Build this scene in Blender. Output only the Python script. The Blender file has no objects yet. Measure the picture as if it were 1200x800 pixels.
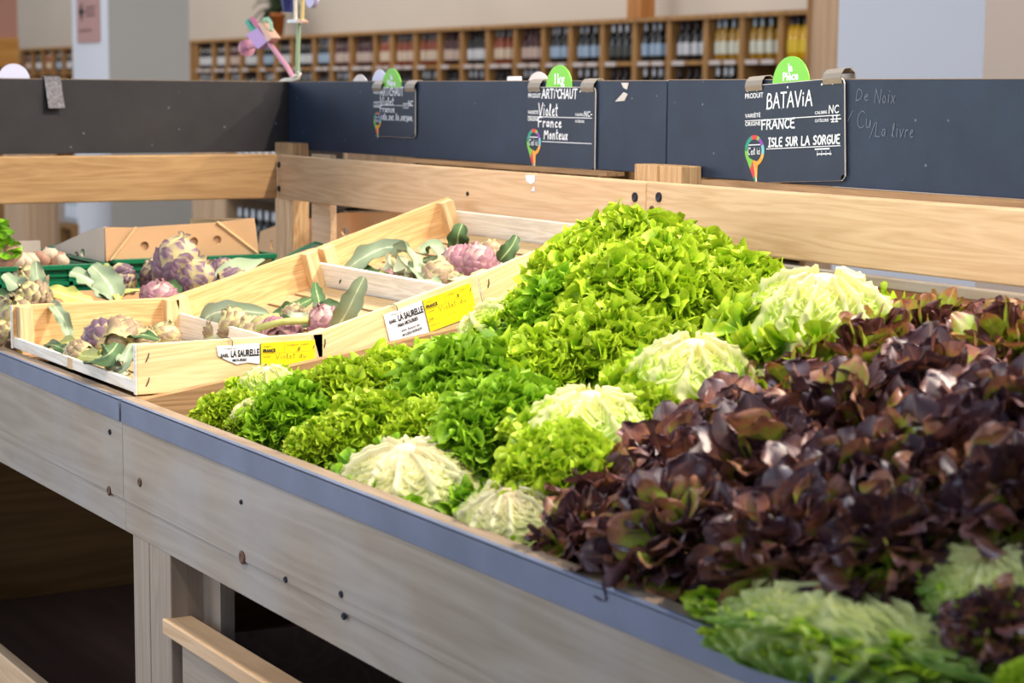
import bpy, bmesh, math, random
import numpy as np
from mathutils import Vector, Matrix, Euler

SC = bpy.context.scene
COL = SC.collection
R = math.radians
rnd = random.Random(7)

# ---------------------------------------------------------------- camera, world, lights
CAM = Vector((0, 0, 1.2))
FPX = 2291.6
def _axes(pitch=0.125683, roll=0.0080944, yaw=-1.0236967):
    cp, sp = math.cos(pitch), math.sin(pitch)
    fw = Vector((math.sin(yaw) * cp, math.cos(yaw) * cp, -sp))
    r0 = Vector((math.cos(yaw), -math.sin(yaw), 0)); u0 = r0.cross(fw)
    return (math.cos(roll) * r0 + math.sin(roll) * u0, -math.sin(roll) * r0 + math.cos(roll) * u0, fw)
AR, AU, AF = _axes()
cam_data = bpy.data.cameras.new('camera')
cam = bpy.data.objects.new('camera', cam_data); COL.objects.link(cam)
m = Matrix((AR, AU, -AF)).transposed().to_4x4(); m.translation = CAM
cam.matrix_world = m
cam_data.sensor_width = 36; cam_data.lens = FPX / 1200 * 36
cam_data.clip_start = 0.05; cam_data.clip_end = 200
cam_data.dof.use_dof = True; cam_data.dof.focus_distance = 2.75; cam_data.dof.aperture_fstop = 8.0
SC.camera = cam

w = bpy.data.worlds.new('world'); SC.world = w; w.use_nodes = True
bg = w.node_tree.nodes['Background']; bg.inputs[0].default_value = (0.62, 0.76, 1.0, 1); bg.inputs[1].default_value = 0.42
SC.view_settings.view_transform = 'Standard'; SC.view_settings.look = 'None'
SC.view_settings.exposure = 0.0; SC.view_settings.gamma = 1.0; SC.view_settings.use_curve_mapping = False

def spot(name, loc, target, power, color, size=60, blend=0.6, radius=0.05):
    l = bpy.data.lights.new(name, 'SPOT'); l.energy = power; l.color = color
    l.spot_size = R(size); l.spot_blend = blend; l.shadow_soft_size = radius
    o = bpy.data.objects.new(name, l); COL.objects.link(o); o.location = loc
    o.rotation_euler = (Vector(target) - Vector(loc)).to_track_quat('-Z', 'Y').to_euler()
    return o
def area(name, loc, target, power, color, sx, sy):
    l = bpy.data.lights.new(name, 'AREA'); l.energy = power; l.color = color; l.shape = 'RECTANGLE'; l.size = sx; l.size_y = sy
    o = bpy.data.objects.new(name, l); COL.objects.link(o); o.location = loc
    o.rotation_euler = (Vector(target) - Vector(loc)).to_track_quat('-Z', 'Y').to_euler()
    return o
WARM = (1.0, 0.89, 0.74)
spot('ceiling_spot', (-1.2, 2.9, 3.3), (-2.1, 1.4, 0.9), 520, WARM, 46)
spot('ceiling_spot', (-0.9, 0.9, 3.6), (-2.3, 1.45, 0.9), 330, WARM, 42)
spot('ceiling_spot', (-2.2, 2.7, 3.4), (-3.3, 1.3, 0.9), 380, WARM, 46)
spot('ceiling_spot', (-1.8, -0.5, 3.4), (-2.3, 1.85, 1.05), 240, WARM, 44)
area('shop_window', (-2.0, -4.5, 2.0), (-2.2, 1.0, 0.7), 85, (0.76, 0.86, 1.0), 5.0, 2.6)
area('shop_window', (-11.0, -5.0, 2.2), (-9.5, 5.0, 1.6), 600, (0.92, 0.95, 1.0), 9.0, 3.0)
area('added_warm_fill', (-0.5, 4.6, 4.0), (-5.0, 4.2, 1.0), 150, (1.0, 0.92, 0.82), 3, 1.5)  # unseen warm light added to brighten column sides and near boards
spot('ceiling_spot', (-2.0, 4.7, 3.3), (-4.0, 1.4, 1.1), 260, WARM, 40)
area('added_cool_fill', (0.2, 2.0, 3.0), (-1.4, 1.25, 0.9), 34, (0.62, 0.76, 1.0), 1.2, 0.3)  # unseen cool light added for blue highlights and fill on the red heap
area('added_warm_fill', (-20, 6.6, 4.2), (-20.5, 9.0, 1.4), 680, (1.0, 0.9, 0.78), 26, 1.0)  # unseen warm light added to brighten the length of the wine wall
area('added_warm_fill', (-9, 2.8, 4.2), (-9.5, 4.5, 0.8), 160, (1.0, 0.93, 0.85), 8, 1.0)  # unseen warm light added for the background around the columns

# ---------------------------------------------------------------- helpers
def ray(px, py): return ((px - 600) * AR - (py - 400) * AU + FPX * AF) / FPX
def at_y(px, py, Y): d = ray(px, py); return CAM + d * ((Y - CAM.y) / d.y)
def at_x(px, py, X): d = ray(px, py); return CAM + d * ((X - CAM.x) / d.x)
def at_z(px, py, Z): d = ray(px, py); return CAM + d * ((Z - CAM.z) / d.z)

def s2l(c):
    return tuple(((v / 255) / 12.92 if v / 255 <= 0.04045 else ((v / 255 + 0.055) / 1.055) ** 2.4) for v in c) + (1,)

def tag(o, label, cat, group=None, kind=None):
    if label: o['label'] = label
    if cat: o['category'] = cat
    if group: o['group'] = group
    if kind: o['kind'] = kind
    return o
def struct(o): o['kind'] = 'structure'; return o
def empty(name, loc, rot=(0, 0, 0)):
    o = bpy.data.objects.new(name, None); COL.objects.link(o); o.location = loc; o.rotation_euler = rot
    o.empty_display_size = 0.05
    return o
def rootmat(o): return Matrix.LocRotScale(o.location, o.rotation_euler.to_quaternion(), o.scale)
def worldmat(o):
    m = rootmat(o)
    return worldmat(o.parent) @ m if o.parent else m
def link(name, me, mat, parent=None, world=False):
    """one mesh object; with world=True the mesh is in world coordinates and is moved into its parent's frame"""
    mats = mat if isinstance(mat, (list, tuple)) else [mat]
    for k in mats:
        if k: me.materials.append(k)
    o = bpy.data.objects.new(name, me); COL.objects.link(o)
    if parent:
        if world: me.transform(worldmat(parent).inverted())
        o.parent = parent
    return o
class MB:
    def __init__(s): s.bm = bmesh.new()
    def box(s, a, b, bev=0.0, mat=None):
        a = Vector(a); b = Vector(b); c = (a + b) / 2; d = b - a
        g = bmesh.ops.create_cube(s.bm, size=1)
        vs = g['verts']
        for v in vs: v.co = Vector((v.co.x * d.x, v.co.y * d.y, v.co.z * d.z)) + c
        if bev:
            es = list({e for v in vs for e in v.link_edges})
            r = bmesh.ops.bevel(s.bm, geom=es, offset=bev, segments=2, affect='EDGES', profile=0.5)
            vs = list({v for f in r['faces'] for v in f.verts} | {v for v in vs if v.is_valid})
        if mat:
            for v in vs: v.co = mat @ v.co
        return vs
    def prism(s, pts, vec):
        """closed polygon of 3D points, extruded by vec"""
        vec = Vector(vec)
        a = [s.bm.verts.new(Vector(p)) for p in pts]; b = [s.bm.verts.new(Vector(p) + vec) for p in pts]
        n = len(a)
        s.bm.faces.new(a); s.bm.faces.new(b[::-1])
        for i in range(n): s.bm.faces.new((a[i], b[i], b[(i + 1) % n], a[(i + 1) % n]))
    def tube(s, pts, rad, seg=8, caps=True):
        pts = [Vector(p) for p in pts]; rads = rad if isinstance(rad, (list, tuple)) else [rad] * len(pts)
        rings = []; up = Vector((0, 0, 1)); prev = None
        for i, p in enumerate(pts):
            d = (pts[min(i + 1, len(pts) - 1)] - pts[max(i - 1, 0)]).normalized()
            x = prev if prev is not None else (up.cross(d) if abs(d.z) < 0.9 else Vector((1, 0, 0)).cross(d))
            x = (x - d * x.dot(d)).normalized(); prev = x; y = d.cross(x)
            rings.append([s.bm.verts.new(p + rads[i] * (math.cos(a) * x + math.sin(a) * y)) for a in [2 * math.pi * k / seg for k in range(seg)]])
        for i in range(len(rings) - 1):
            for k in range(seg): s.bm.faces.new((rings[i][k], rings[i][(k + 1) % seg], rings[i + 1][(k + 1) % seg], rings[i + 1][k]))
        if caps: s.bm.faces.new(rings[0][::-1]); s.bm.faces.new(rings[-1])
    def lathe(s, prof, seg=16, c=(0, 0, 0), mat=None):
        c = Vector(c); rings = []
        for r, z in prof:
            ring = []
            for k in range(seg):
                a = 2 * math.pi * k / seg; p = Vector((r * math.cos(a), r * math.sin(a), z))
                ring.append(s.bm.verts.new((mat @ p if mat else p) + c))
            rings.append(ring)
        for i in range(len(rings) - 1):
            for k in range(seg): s.bm.faces.new((rings[i][k], rings[i][(k + 1) % seg], rings[i + 1][(k + 1) % seg], rings[i + 1][k]))
        s.bm.faces.new(rings[0][::-1]); s.bm.faces.new(rings[-1])
    def mesh(s, name, smooth=False):
        bmesh.ops.recalc_face_normals(s.bm, faces=s.bm.faces)
        me = bpy.data.meshes.new(name); s.bm.to_mesh(me); s.bm.free()
        if smooth:
            for p in me.polygons: p.use_smooth = True
        return me
    def build(s, name, mat, parent=None, world=False, smooth=False):
        return link(name, s.mesh(name, smooth), mat, parent, world)

def np_mesh(name, V, F, UV=None, smooth=True, tone=None):
    me = bpy.data.meshes.new(name)
    V = np.asarray(V, np.float32); F = np.asarray(F, np.int32)
    me.vertices.add(len(V)); me.vertices.foreach_set('co', V.ravel())
    me.loops.add(F.size); me.loops.foreach_set('vertex_index', F.ravel())
    me.polygons.add(len(F)); k = F.shape[1]
    me.polygons.foreach_set('loop_start', np.arange(0, F.size, k, dtype=np.int32))
    me.polygons.foreach_set('use_smooth', np.full(len(F), smooth))
    me.update(calc_edges=True)
    if UV is not None:
        l = me.uv_layers.new(name='UVMap'); l.data.foreach_set('uv', np.asarray(UV, np.float32)[F.ravel()].ravel())
    if tone is not None:
        a = me.attributes.new('tone', 'FLOAT', 'POINT'); a.data.foreach_set('value', np.asarray(tone, np.float32))
    me.validate()
    return me

def copy_tree(o, parent=None):
    c = o.copy(); COL.objects.link(c); c.parent = parent
    for ch in list(o.children): copy_tree(ch, c)
    return c

# ---------------------------------------------------------------- materials
def newmat(name):
    m = bpy.data.materials.new(name); m.use_nodes = True
    return m, m.node_tree.nodes, m.node_tree.links, m.node_tree.nodes['Principled BSDF']
def plain(name, rgb, rough=0.6, metal=0.0, spec=0.4, noise=0.0, nscale=30):
    m, N, L, P = newmat(name); c = s2l(rgb)
    P.inputs['Base Color'].default_value = c; P.inputs['Roughness'].default_value = rough
    P.inputs['Metallic'].default_value = metal; P.inputs['Specular IOR Level'].default_value = spec
    if noise:
        t = N.new('ShaderNodeTexCoord'); n = N.new('ShaderNodeTexNoise'); n.inputs['Scale'].default_value = nscale; n.inputs['Detail'].default_value = 5
        L.new(t.outputs['Object'], n.inputs['Vector'])
        r = N.new('ShaderNodeValToRGB'); r.color_ramp.elements[0].position = 0.3; r.color_ramp.elements[1].position = 0.7
        r.color_ramp.elements[0].color = tuple(v * (1 - noise) for v in c[:3]) + (1,); r.color_ramp.elements[1].color = tuple(min(1, v * (1 + noise)) for v in c[:3]) + (1,)
        L.new(n.outputs['Fac'], r.inputs['Fac']); L.new(r.outputs['Color'], P.inputs['Base Color'])
    return m
def wood(name, dark, light, axis=0, freq=22, rough=0.6, knots=True, stain=None, stain_amt=0.0):
    m, N, L, P = newmat(name)
    t = N.new('ShaderNodeTexCoord'); mp = N.new('ShaderNodeMapping'); L.new(t.outputs['Object'], mp.inputs['Vector'])
    sc = [freq] * 3; sc[axis] = freq * 0.07; mp.inputs['Scale'].default_value = sc
    n1 = N.new('ShaderNodeTexNoise'); n1.inputs['Scale'].default_value = 1.0; n1.inputs['Detail'].default_value = 3; n1.inputs['Distortion'].default_value = 1.2
    L.new(mp.outputs[0], n1.inputs['Vector'])
    ml = N.new('ShaderNodeMath'); ml.operation = 'MULTIPLY'; ml.inputs[1].default_value = 7.0; L.new(n1.outputs['Fac'], ml.inputs[0])
    fr = N.new('ShaderNodeMath'); fr.operation = 'PINGPONG'; fr.inputs[1].default_value = 0.5; L.new(ml.outputs[0], fr.inputs[0])
    n2 = N.new('ShaderNodeTexNoise'); n2.inputs['Scale'].default_value = 9.0; n2.inputs['Detail'].default_value = 2; L.new(mp.outputs[0], n2.inputs['Vector'])
    mx = N.new('ShaderNodeMath'); mx.operation = 'MULTIPLY_ADD'; mx.inputs[1].default_value = 0.55; L.new(n2.outputs['Fac'], mx.inputs[0])
    m3 = N.new('ShaderNodeMath'); m3.operation = 'MULTIPLY'; m3.inputs[1].default_value = 0.9; L.new(fr.outputs[0], m3.inputs[0]); L.new(m3.outputs[0], mx.inputs[2])
    r = N.new('ShaderNodeValToRGB'); r.color_ramp.elements[0].position = 0.2; r.color_ramp.elements[1].position = 0.75
    r.color_ramp.elements[0].color = s2l(dark); r.color_ramp.elements[1].color = s2l(light)
    L.new(mx.outputs[0], r.inputs['Fac'])
    out = r.outputs['Color']
    if knots:
        v = N.new('ShaderNodeTexVoronoi'); v.inputs['Scale'].default_value = 3.1; L.new(t.outputs['Object'], v.inputs['Vector'])
        kr = N.new('ShaderNodeValToRGB'); kr.color_ramp.elements[0].position = 0.03; kr.color_ramp.elements[1].position = 0.075
        kr.color_ramp.elements[0].color = (1, 1, 1, 1); kr.color_ramp.elements[1].color = (0, 0, 0, 1)
        L.new(v.outputs['Distance'], kr.inputs['Fac'])
        mk = N.new('ShaderNodeMix'); mk.data_type = 'RGBA'; L.new(kr.outputs['Color'], mk.inputs['Factor'])
        L.new(out, mk.inputs['A']); mk.inputs['B'].default_value = tuple(v * 0.35 for v in s2l(dark)[:3]) + (1,); out = mk.outputs['Result']
    if stain:
        n3 = N.new('ShaderNodeTexNoise'); n3.inputs['Scale'].default_value = 5; n3.inputs['Detail'].default_value = 6; L.new(t.outputs['Object'], n3.inputs['Vector'])
        sr = N.new('ShaderNodeValToRGB'); sr.color_ramp.elements[0].position = 0.42; sr.color_ramp.elements[1].position = 0.68
        sr.color_ramp.elements[1].color = (stain_amt,) * 3 + (1,); L.new(n3.outputs['Fac'], sr.inputs['Fac'])
        mk = N.new('ShaderNodeMix'); mk.data_type = 'RGBA'; L.new(sr.outputs['Color'], mk.inputs['Factor'])
        L.new(out, mk.inputs['A']); mk.inputs['B'].default_value = s2l(stain); out = mk.outputs['Result']
    L.new(out, P.inputs['Base Color']); P.inputs['Roughness'].default_value = rough; P.inputs['Specular IOR Level'].default_value = 0.3
    bp = N.new('ShaderNodeBump'); bp.inputs['Strength'].default_value = 0.12; bp.inputs['Distance'].default_value = 0.002
    L.new(mx.outputs[0], bp.inputs['Height']); L.new(bp.outputs[0], P.inputs['Normal'])
    return m
M = {}
M['rail'] = wood('rail_pine', (204, 166, 126), (222, 188, 150), 0, 20)
M['rail_y'] = wood('rail_pine_end', (172, 130, 84), (196, 154, 104), 1, 22)
M['post'] = wood('post_pine', (170, 130, 88), (208, 172, 126), 2, 30, knots=False)
M['face'] = wood('stand_pine_worn', (148, 133, 116), (166, 152, 136), 0, 13, rough=0.5, stain=(168, 164, 164), stain_amt=0.6)
M['face_z'] = wood('stand_pine_upright', (150, 134, 118), (168, 152, 136), 2, 18, rough=0.5, knots=False)
M['lip'] = wood('lip_top_wood', (128, 108, 88), (150, 130, 110), 0, 18, knots=False)
M['slat_floor'] = wood('crate_floor_slat', (166, 138, 98), (190, 164, 124), 0, 26, knots=False)
M['inner'] = wood('inner_pine', (132, 100, 66), (166, 132, 94), 0, 18, knots=False)
M['inner_y'] = wood('inner_pine_cross', (132, 100, 66), (166, 132, 94), 1, 18, knots=False)
M['brownply'] = wood('brown_film_plywood', (92, 72, 66), (108, 86, 78), 0, 8, rough=0.45, knots=False)
M['bin_back'] = wood('bin_back_board', (140, 92, 60), (164, 112, 76), 0, 20, knots=False)
M['crate'] = wood('poplar_crate', (208, 180, 128), (230, 206, 158), 1, 26, rough=0.65, knots=False)
M['crate_pine'] = wood('pine_crate', (196, 150, 96), (222, 182, 130), 1, 34, rough=0.6)
M['crate_slat'] = wood('poplar_slat', (216, 206, 188), (240, 234, 222), 0, 26, rough=0.6, knots=False)
M['crate_post'] = wood('crate_corner_wood', (196, 160, 112), (226, 196, 150), 2, 40, knots=False)
M['alu'] = plain('blue_grey_metal_strip', (108, 116, 138), 0.45, 0.25, noise=0.12, nscale=14)
M['steel'] = plain('spring_steel', (160, 150, 138), 0.3, 0.5)
M['dark_screw'] = plain('dark_screw', (38, 40, 52), 0.4, 0.6)
M['staple'] = plain('staple_wire', (92, 66, 66), 0.4, 0.8)
M['wire'] = plain('grey_wire', (130, 132, 140), 0.4, 0.7)
M['white_paper'] = plain('white_paper', (232, 230, 236), 0.7)
M['yellow_paper'] = plain('yellow_paper', (242, 214, 10), 0.7)
M['black_ink'] = plain('black_ink', (28, 26, 32), 0.7)
M['white_ink'] = plain('white_marker', (238, 240, 246), 0.6)
M['chalk'] = plain('faint_chalk', (112, 122, 138), 0.9)
M['green_disc'] = plain('green_disc_plastic', (112, 196, 22), 0.4)
M['white_disc'] = plain('white_disc_plastic', (214, 214, 236), 0.4)
M['cream_disc'] = plain('cream_disc_plastic', (222, 210, 205), 0.4)
def slate(name, rgb, rough):
    m, N, L, P = newmat(name); c = s2l(rgb)
    t = N.new('ShaderNodeTexCoord'); n = N.new('ShaderNodeTexNoise'); n.inputs['Scale'].default_value = 9; n.inputs['Detail'].default_value = 8; n.inputs['Roughness'].default_value = 0.65
    L.new(t.outputs['Object'], n.inputs['Vector'])
    r = N.new('ShaderNodeValToRGB'); r.color_ramp.elements[0].position = 0.35; r.color_ramp.elements[1].position = 0.75
    r.color_ramp.elements[0].color = tuple(v * 0.85 for v in c[:3]) + (1,); r.color_ramp.elements[1].color = tuple(v * 1.3 for v in c[:3]) + (1,)
    L.new(n.outputs['Fac'], r.inputs['Fac'])
    v = N.new('ShaderNodeTexVoronoi'); v.inputs['Scale'].default_value = 26; v.inputs['Randomness'].default_value = 1; L.new(t.outputs['Object'], v.inputs['Vector'])
    k = N.new('ShaderNodeValToRGB'); k.color_ramp.elements[0].position = 0.03; k.color_ramp.elements[0].color = (0.5,) * 3 + (1,); k.color_ramp.elements[1].position = 0.07; k.color_ramp.elements[1].color = (0, 0, 0, 1)
    L.new(v.outputs['Distance'], k.inputs['Fac'])
    mk = N.new('ShaderNodeMix'); mk.data_type = 'RGBA'; L.new(k.outputs['Color'], mk.inputs['Factor']); L.new(r.outputs['Color'], mk.inputs['A']); mk.inputs['B'].default_value = s2l((150, 155, 165))
    L.new(mk.outputs['Result'], P.inputs['Base Color']); P.inputs['Roughness'].default_value = rough; P.inputs['Specular IOR Level'].default_value = 0.35
    return m
M['slate'] = slate('blue_black_chalkboard', (36, 48, 68), 0.6)
M['slate_end'] = slate('black_chalkboard', (50, 46, 46), 0.6)
M['slate_edge'] = plain('chalkboard_edge', (150, 128, 108), 0.6)
M['card'] = slate('price_slate', (32, 44, 62), 0.55)
M['card_edge'] = plain('price_slate_edge', (190, 180, 172), 0.5)
M['cardboard'] = plain('brown_cardboard', (206, 164, 120), 0.8, noise=0.06, nscale=8)
M['cardboard_grey'] = plain('grey_cardboard', (186, 172, 156), 0.8, noise=0.06, nscale=8)
M['cardboard_edge'] = plain('cardboard_cut_edge', (222, 182, 132), 0.8)
M['green_plastic'] = plain('green_crate_plastic', (8, 104, 66), 0.35)
M['teal_plastic'] = plain('dark_green_plastic_lid', (12, 92, 78), 0.35)

# ---------------------------------------------------------------- the room
def slab(name, a, b, mat):
    mb = MB(); mb.box(a, b); return struct(mb.build(name, mat))
M['floor'] = plain('grey_floor_tile', (120, 112, 106), 0.5, noise=0.1, nscale=3)
M['wall'] = plain('grey_beige_wall', (168, 160, 150), 0.9, noise=0.05, nscale=0.7)
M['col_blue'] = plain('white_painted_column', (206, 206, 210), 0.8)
M['col_side_shade'] = plain('column_side_shade', (176, 174, 168), 0.8)  # shade of the white column's side face, put into its colour
M['col_side_warm'] = plain('column_side_warm_light', (196, 180, 168), 0.8)  # warm light on the right column's side face, put into its colour
slab('floor', (-42, -6, -0.1), (8, 10.2, 0), M['floor'])
slab('wall_back', (-42, 9.46, 0), (8, 9.7, 5), M['wall'])
slab('wall_left', (-42.2, -6, 0), (-42, 9.7, 5), M['wall'])
# two square columns; side faces carry their light and shade as colour
def column(name, a, b, front, side):
    mb = MB(); mb.box(a, b); me = mb.mesh(name)
    o = struct(link(name, me, [front, side]))
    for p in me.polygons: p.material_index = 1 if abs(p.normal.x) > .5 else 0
column('column_white', (-14.731, 5.0, 0), (-13.933, 5.633, 5), M['col_blue'], M['col_side_shade'])
column('column_right', (-4.661, 4.0, 0), (-4.042, 4.62, 5), M['col_blue'], M['col_side_warm'])
# ---------------------------------------------------------------- the display stand: two bin units and the far end
FY = 0.9253            # front face of the stand
XL, XM, XR = -3.95, -2.55, -1.04
def wpart(name, mb, mat, root, smooth=False): return mb.build(name, mat, root, world=True, smooth=smooth)
def dot_screw(root, p, n, r=0.006, mat=None):
    mb = MB(); q = Vector(n).to_track_quat('Z', 'Y').to_matrix()
    mb.lathe([(r, -0.001), (r, 0.0012), (r * 0.7, 0.0022), (r * 0.25, 0.0012)], 10, p, q)
    return wpart('screw', mb, mat or M['dark_screw'], root)
def bin_unit(name, x0, x1, label, seam):
    t = empty(name, ((x0 + x1) / 2, 1.36, 0)); tag(t, label, 'display stand', 'produce display stand units')
    mb = MB(); mb.box((x0, FY, 0.638), (x1, FY + 0.022, 0.775), 0.002); fb = wpart('front_board', mb, M['face'], t)
    mb = MB(); mb.box((x0 + 0.004, FY - 0.003, 0.748), (x1 - 0.004, FY + 0.0, 0.78), 0.001)
    mb.box((x0 + 0.004, FY - 0.003, 0.777), (x1 - 0.004, FY + 0.004, 0.7805), 0.0008); wpart('metal_edge_strip', mb, M['alu'], t)
    mb = MB(); mb.box((x0, FY + 0.004, 0.7), (x1, FY + 0.026, 0.779), 0.001); wpart('inner_lip', mb, M['lip'], t)
    mb = MB(); mb.box((x0, FY + 0.003, 0.594), (x1, FY + 0.02, 0.64), 0.001); wpart('lower_rail', mb, M['face'], t)
    # sloping bin floor, dividers, back board
    mb = MB(); mb.prism([(x0, FY + 0.026, 0.68), (x0, 1.785, 0.88 if seam else 0.74), (x0, 1.785, 0.865 if seam else 0.725), (x0, FY + 0.026, 0.665)], (x1 - x0, 0, 0)); wpart('bin_floor', mb, M['inner'], t)
    for xd in ((x0, x0 + 0.018), (x1 - 0.018, x1)):
        mb = MB(); mb.prism([(xd[0], FY + 0.026, 0.779), (xd[0], 1.785, 0.945 if seam and xd[0] > x0 + 0.1 else (0.9 if seam else 0.779)), (xd[0], 1.785, 0.6), (xd[0], FY + 0.026, 0.6)], (xd[1] - xd[0], 0, 0)); wpart('divider', mb, M['inner_y'], t)
    zb = 0.957 if seam else 0.74
    mb = MB(); mb.box((x0, 1.785, 0.6), (x1, 1.8, zb)); wpart('back_board', mb, M['bin_back'], t)
    if seam: mb = MB(); mb.box((x0, 1.783, 0.9455), (x1, 1.799, 0.9605), 0.002); wpart('back_ledge', mb, M['face'], t)
    return t
left_unit = bin_unit('display_stand', XL, XM, 'worn pale pine display unit holding the artichoke crates, with an open dark cubby below', 0)
right_unit = bin_unit('display_stand', XM, XR, 'worn pale pine display unit holding the green and red lettuces, in the foreground', 1)
# uprights, lower shelf of the left unit
for a, b, u in ((-2.527, -2.466, right_unit), (-2.464, -2.388, right_unit)):
    mb = MB(); mb.box((a, FY + 0.004, 0), (b, FY + 0.07, 0.638), 0.002); wpart('leg', mb, M['face_z'], u)
for x, u in ((XL + 0.03, left_unit), (XR - 0.06, right_unit)):
    mb = MB(); mb.box((x, FY + 0.02, 0), (x + 0.06, FY + 0.08, 0.6), 0.002); wpart('leg', mb, M['face_z'], u)
    mb = MB(); mb.box((x, 1.72, 0), (x + 0.06, 1.78, 0.6), 0.002); wpart('leg', mb, M['face_z'], u)
M['dark_board'] = wood('dark_stained_board', (126, 92, 52), (146, 110, 66), 1, 9, knots=False)
mb = MB(); mb.box((XL + 0.02, FY + 0.02, 0.13), (XM - 0.001, 1.78, 0.15)); wpart('lower_shelf', mb, M['brownply'], left_unit)
mb = MB(); mb.box((XL, FY + 0.02, 0.15), (XL + 0.02, 1.78, 0.6)); wpart('side_panel', mb, M['dark_board'], left_unit)
mb = MB(); mb.box((XL, 1.76, 0.0), (XM, 1.78, 0.6)); wpart('rear_panel', mb, M['dark_board'], left_unit)
mb = MB(); mb.box((XL + 0.1, FY + 0.004, 0.1), (XM - 0.001, FY + 0.024, 0.262), 0.002); wpart('shelf_lip', mb, M['rail'], left_unit)
mb = MB(); mb.box((-2.549, 0.94, 0.0), (-2.53, 1.78, 0.6)); wpart('side_panel', mb, M['dark_board'], right_unit)
mb = MB(); mb.box((-2.45, 1.76, 0.0), (XR, 1.78, 0.6)); wpart('rear_panel', mb, M['dark_board'], right_unit)
mb = MB(); mb.box((-2.388, FY + 0.05, 0.3), (-2.33, FY + 0.07, 0.6)); wpart('inner_post', mb, M['face_z'], right_unit)
# tilt bin below the right unit: its front board and cap
mb = MB(); mb.box((-2.395, FY - 0.006, 0.487), (-1.2, FY + 0.034, 0.508), 0.002); wpart('tilt_bin_cap', mb, M['rail'], right_unit)
mb = MB(); mb.box((-2.355, FY + 0.006, 0.1), (-1.2, FY + 0.026, 0.487), 0.001); wpart('tilt_bin_front', mb, M['face'], right_unit)
mb = MB(); mb.prism([(-2.36, FY + 0.034, 0.49), (-2.36, 1.5, 0.47), (-2.36, 1.5, 0.2), (-2.36, FY + 0.034, 0.2)], (0.012, 0, 0)); wpart('tilt_bin_side', mb, M['brownply'], right_unit)
# back rails and posts
mb = MB(); mb.box((-3.953, 1.8, 0.968), (-2.551, 1.822, 1.064), 0.003); wpart('back_rail', mb, M['rail'], left_unit)
mb = MB(); mb.box((-2.549, 1.8, 0.967), (-1.04, 1.822, 1.064), 0.003); wpart('back_rail', mb, M['rail'], right_unit)
mb = MB(); mb.box((-3.972, 0.95, 0.969), (-3.95, 1.799, 1.066), 0.003); wpart('end_rail', mb, M['rail_y'], left_unit)
for a, b, z0, u in ((-4.018, -3.926, 0.6, left_unit), (-2.617, -2.552, 0.6, left_unit), (-2.548, -2.489, 0.6, right_unit), (-1.11, -1.05, 0.6, right_unit)):
    mb = MB(); mb.box((a, 1.8235, z0), (b, 1.864, 1.09), 0.002); wpart('post', mb, M['post'], u)
mb = MB(); mb.box((-3.83, 1.8235, 0.6), (-3.74, 1.84, 1.07), 0.002); wpart('batten', mb, M['rail'], left_unit)
mb = MB(); mb.box((-4.02, 0.98, 0.6), (-3.973, 1.03, 1.09), 0.002); wpart('post', mb, M['post'], left_unit)
mb = MB(); mb.box((-3.45, 1.826, 1.066), (-2.7, 1.862, 1.073)); wpart('panel_ledge', mb, M['inner'], left_unit)
mb = MB(); mb.box((-2.44, 1.826, 1.062), (-1.04, 1.862, 1.0715)); wpart('panel_ledge', mb, M['inner'], right_unit)
for px, py, u, r in ((744, 231, left_unit, 0.008), (772, 231, right_unit, 0.008), (327, 193, left_unit, 0.007), (327, 221, left_unit, 0.007), (548, 227, left_unit, 0.004)):
    dot_screw(u, at_y(px, py, 1.7995), (0, -1, 0), r)
kn = plain('wood_knot', (96, 66, 48), 0.7)
dot_screw(right_unit, at_y(764, 246, 1.7998), (0, -1, 0), 0.007, kn)
for px, py, u, r in ((284, 653, right_unit, 0.0085), (164, 565, right_unit, 0.006), (335, 679, right_unit, 0.004), (400, 696, right_unit, 0.004), (403, 722, right_unit, 0.004), (283, 588, right_unit, 0.003), (129, 506, left_unit, 0.004), (128, 575, left_unit, 0.007)):
    dot_screw(u, at_y(px, py, FY - 0.0002), (0, -1, 0), r, M['dark_screw'] if r < 0.005 else kn)
# torn paper scrap on the left back rail
scrap = MB()
p = [at_y(x, y, 1.7994) for x, y in ((616, 205), (627, 205), (627, 213), (622, 216), (617, 212))]; scrap.prism(p, (0, -0.0006, 0))
p = [at_y(x, y, 1.7994) for x, y in ((622, 224), (626, 218), (627, 224))]; scrap.prism(p, (0, -0.0006, 0))
wpart('paper_scrap', scrap, M['white_paper'], left_unit)

mb = MB(); mb.box((-4.0, 1.89, 0.80), (-2.6, 2.2, 0.815)); wpart('rear_shelf', mb, M['inner'], left_unit)
for x in (-3.98, -2.66):
    mb = MB(); mb.box((x, 2.14, 0), (x + 0.05, 2.19, 0.8)); wpart('leg', mb, M['face_z'], left_unit)
# chalkboard panels
def panel(a, b, label, mat, loc):
    t = empty('chalkboard_panel', loc); tag(t, label, 'chalkboard', 'chalkboard panels along the stand')
    mb = MB(); mb.box(a, b, 0.001); wpart('board', mb, mat, t)
    mb = MB(); mb.box((a[0], a[1], b[2]), (b[0], b[1], b[2] + 0.0012)); wpart('top_edge', mb, M['slate_edge'], t)
    return t
PY = 1.867
pan_end = panel((-4.056, 0.95, 1.068), (-4.04, 1.885, 1.2235), 'blackish chalkboard panel across the far end of the stand, carrying one bare clip', M['slate_end'], (-4.05, 1.4, 1.068))
pan_a = panel((-4.037, PY, 1.0735), (-2.591, PY + 0.016, 1.2235), 'long blue-black chalkboard panel with the two artichoke cards', M['slate'], (-3.3, PY, 1.0735))
pan_b = panel((-2.588, PY, 1.072), (-1.04, PY + 0.016, 1.2245), 'blue-black chalkboard panel carrying the batavia card and faint chalk writing', M['slate'], (-1.8, PY, 1.072))
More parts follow.
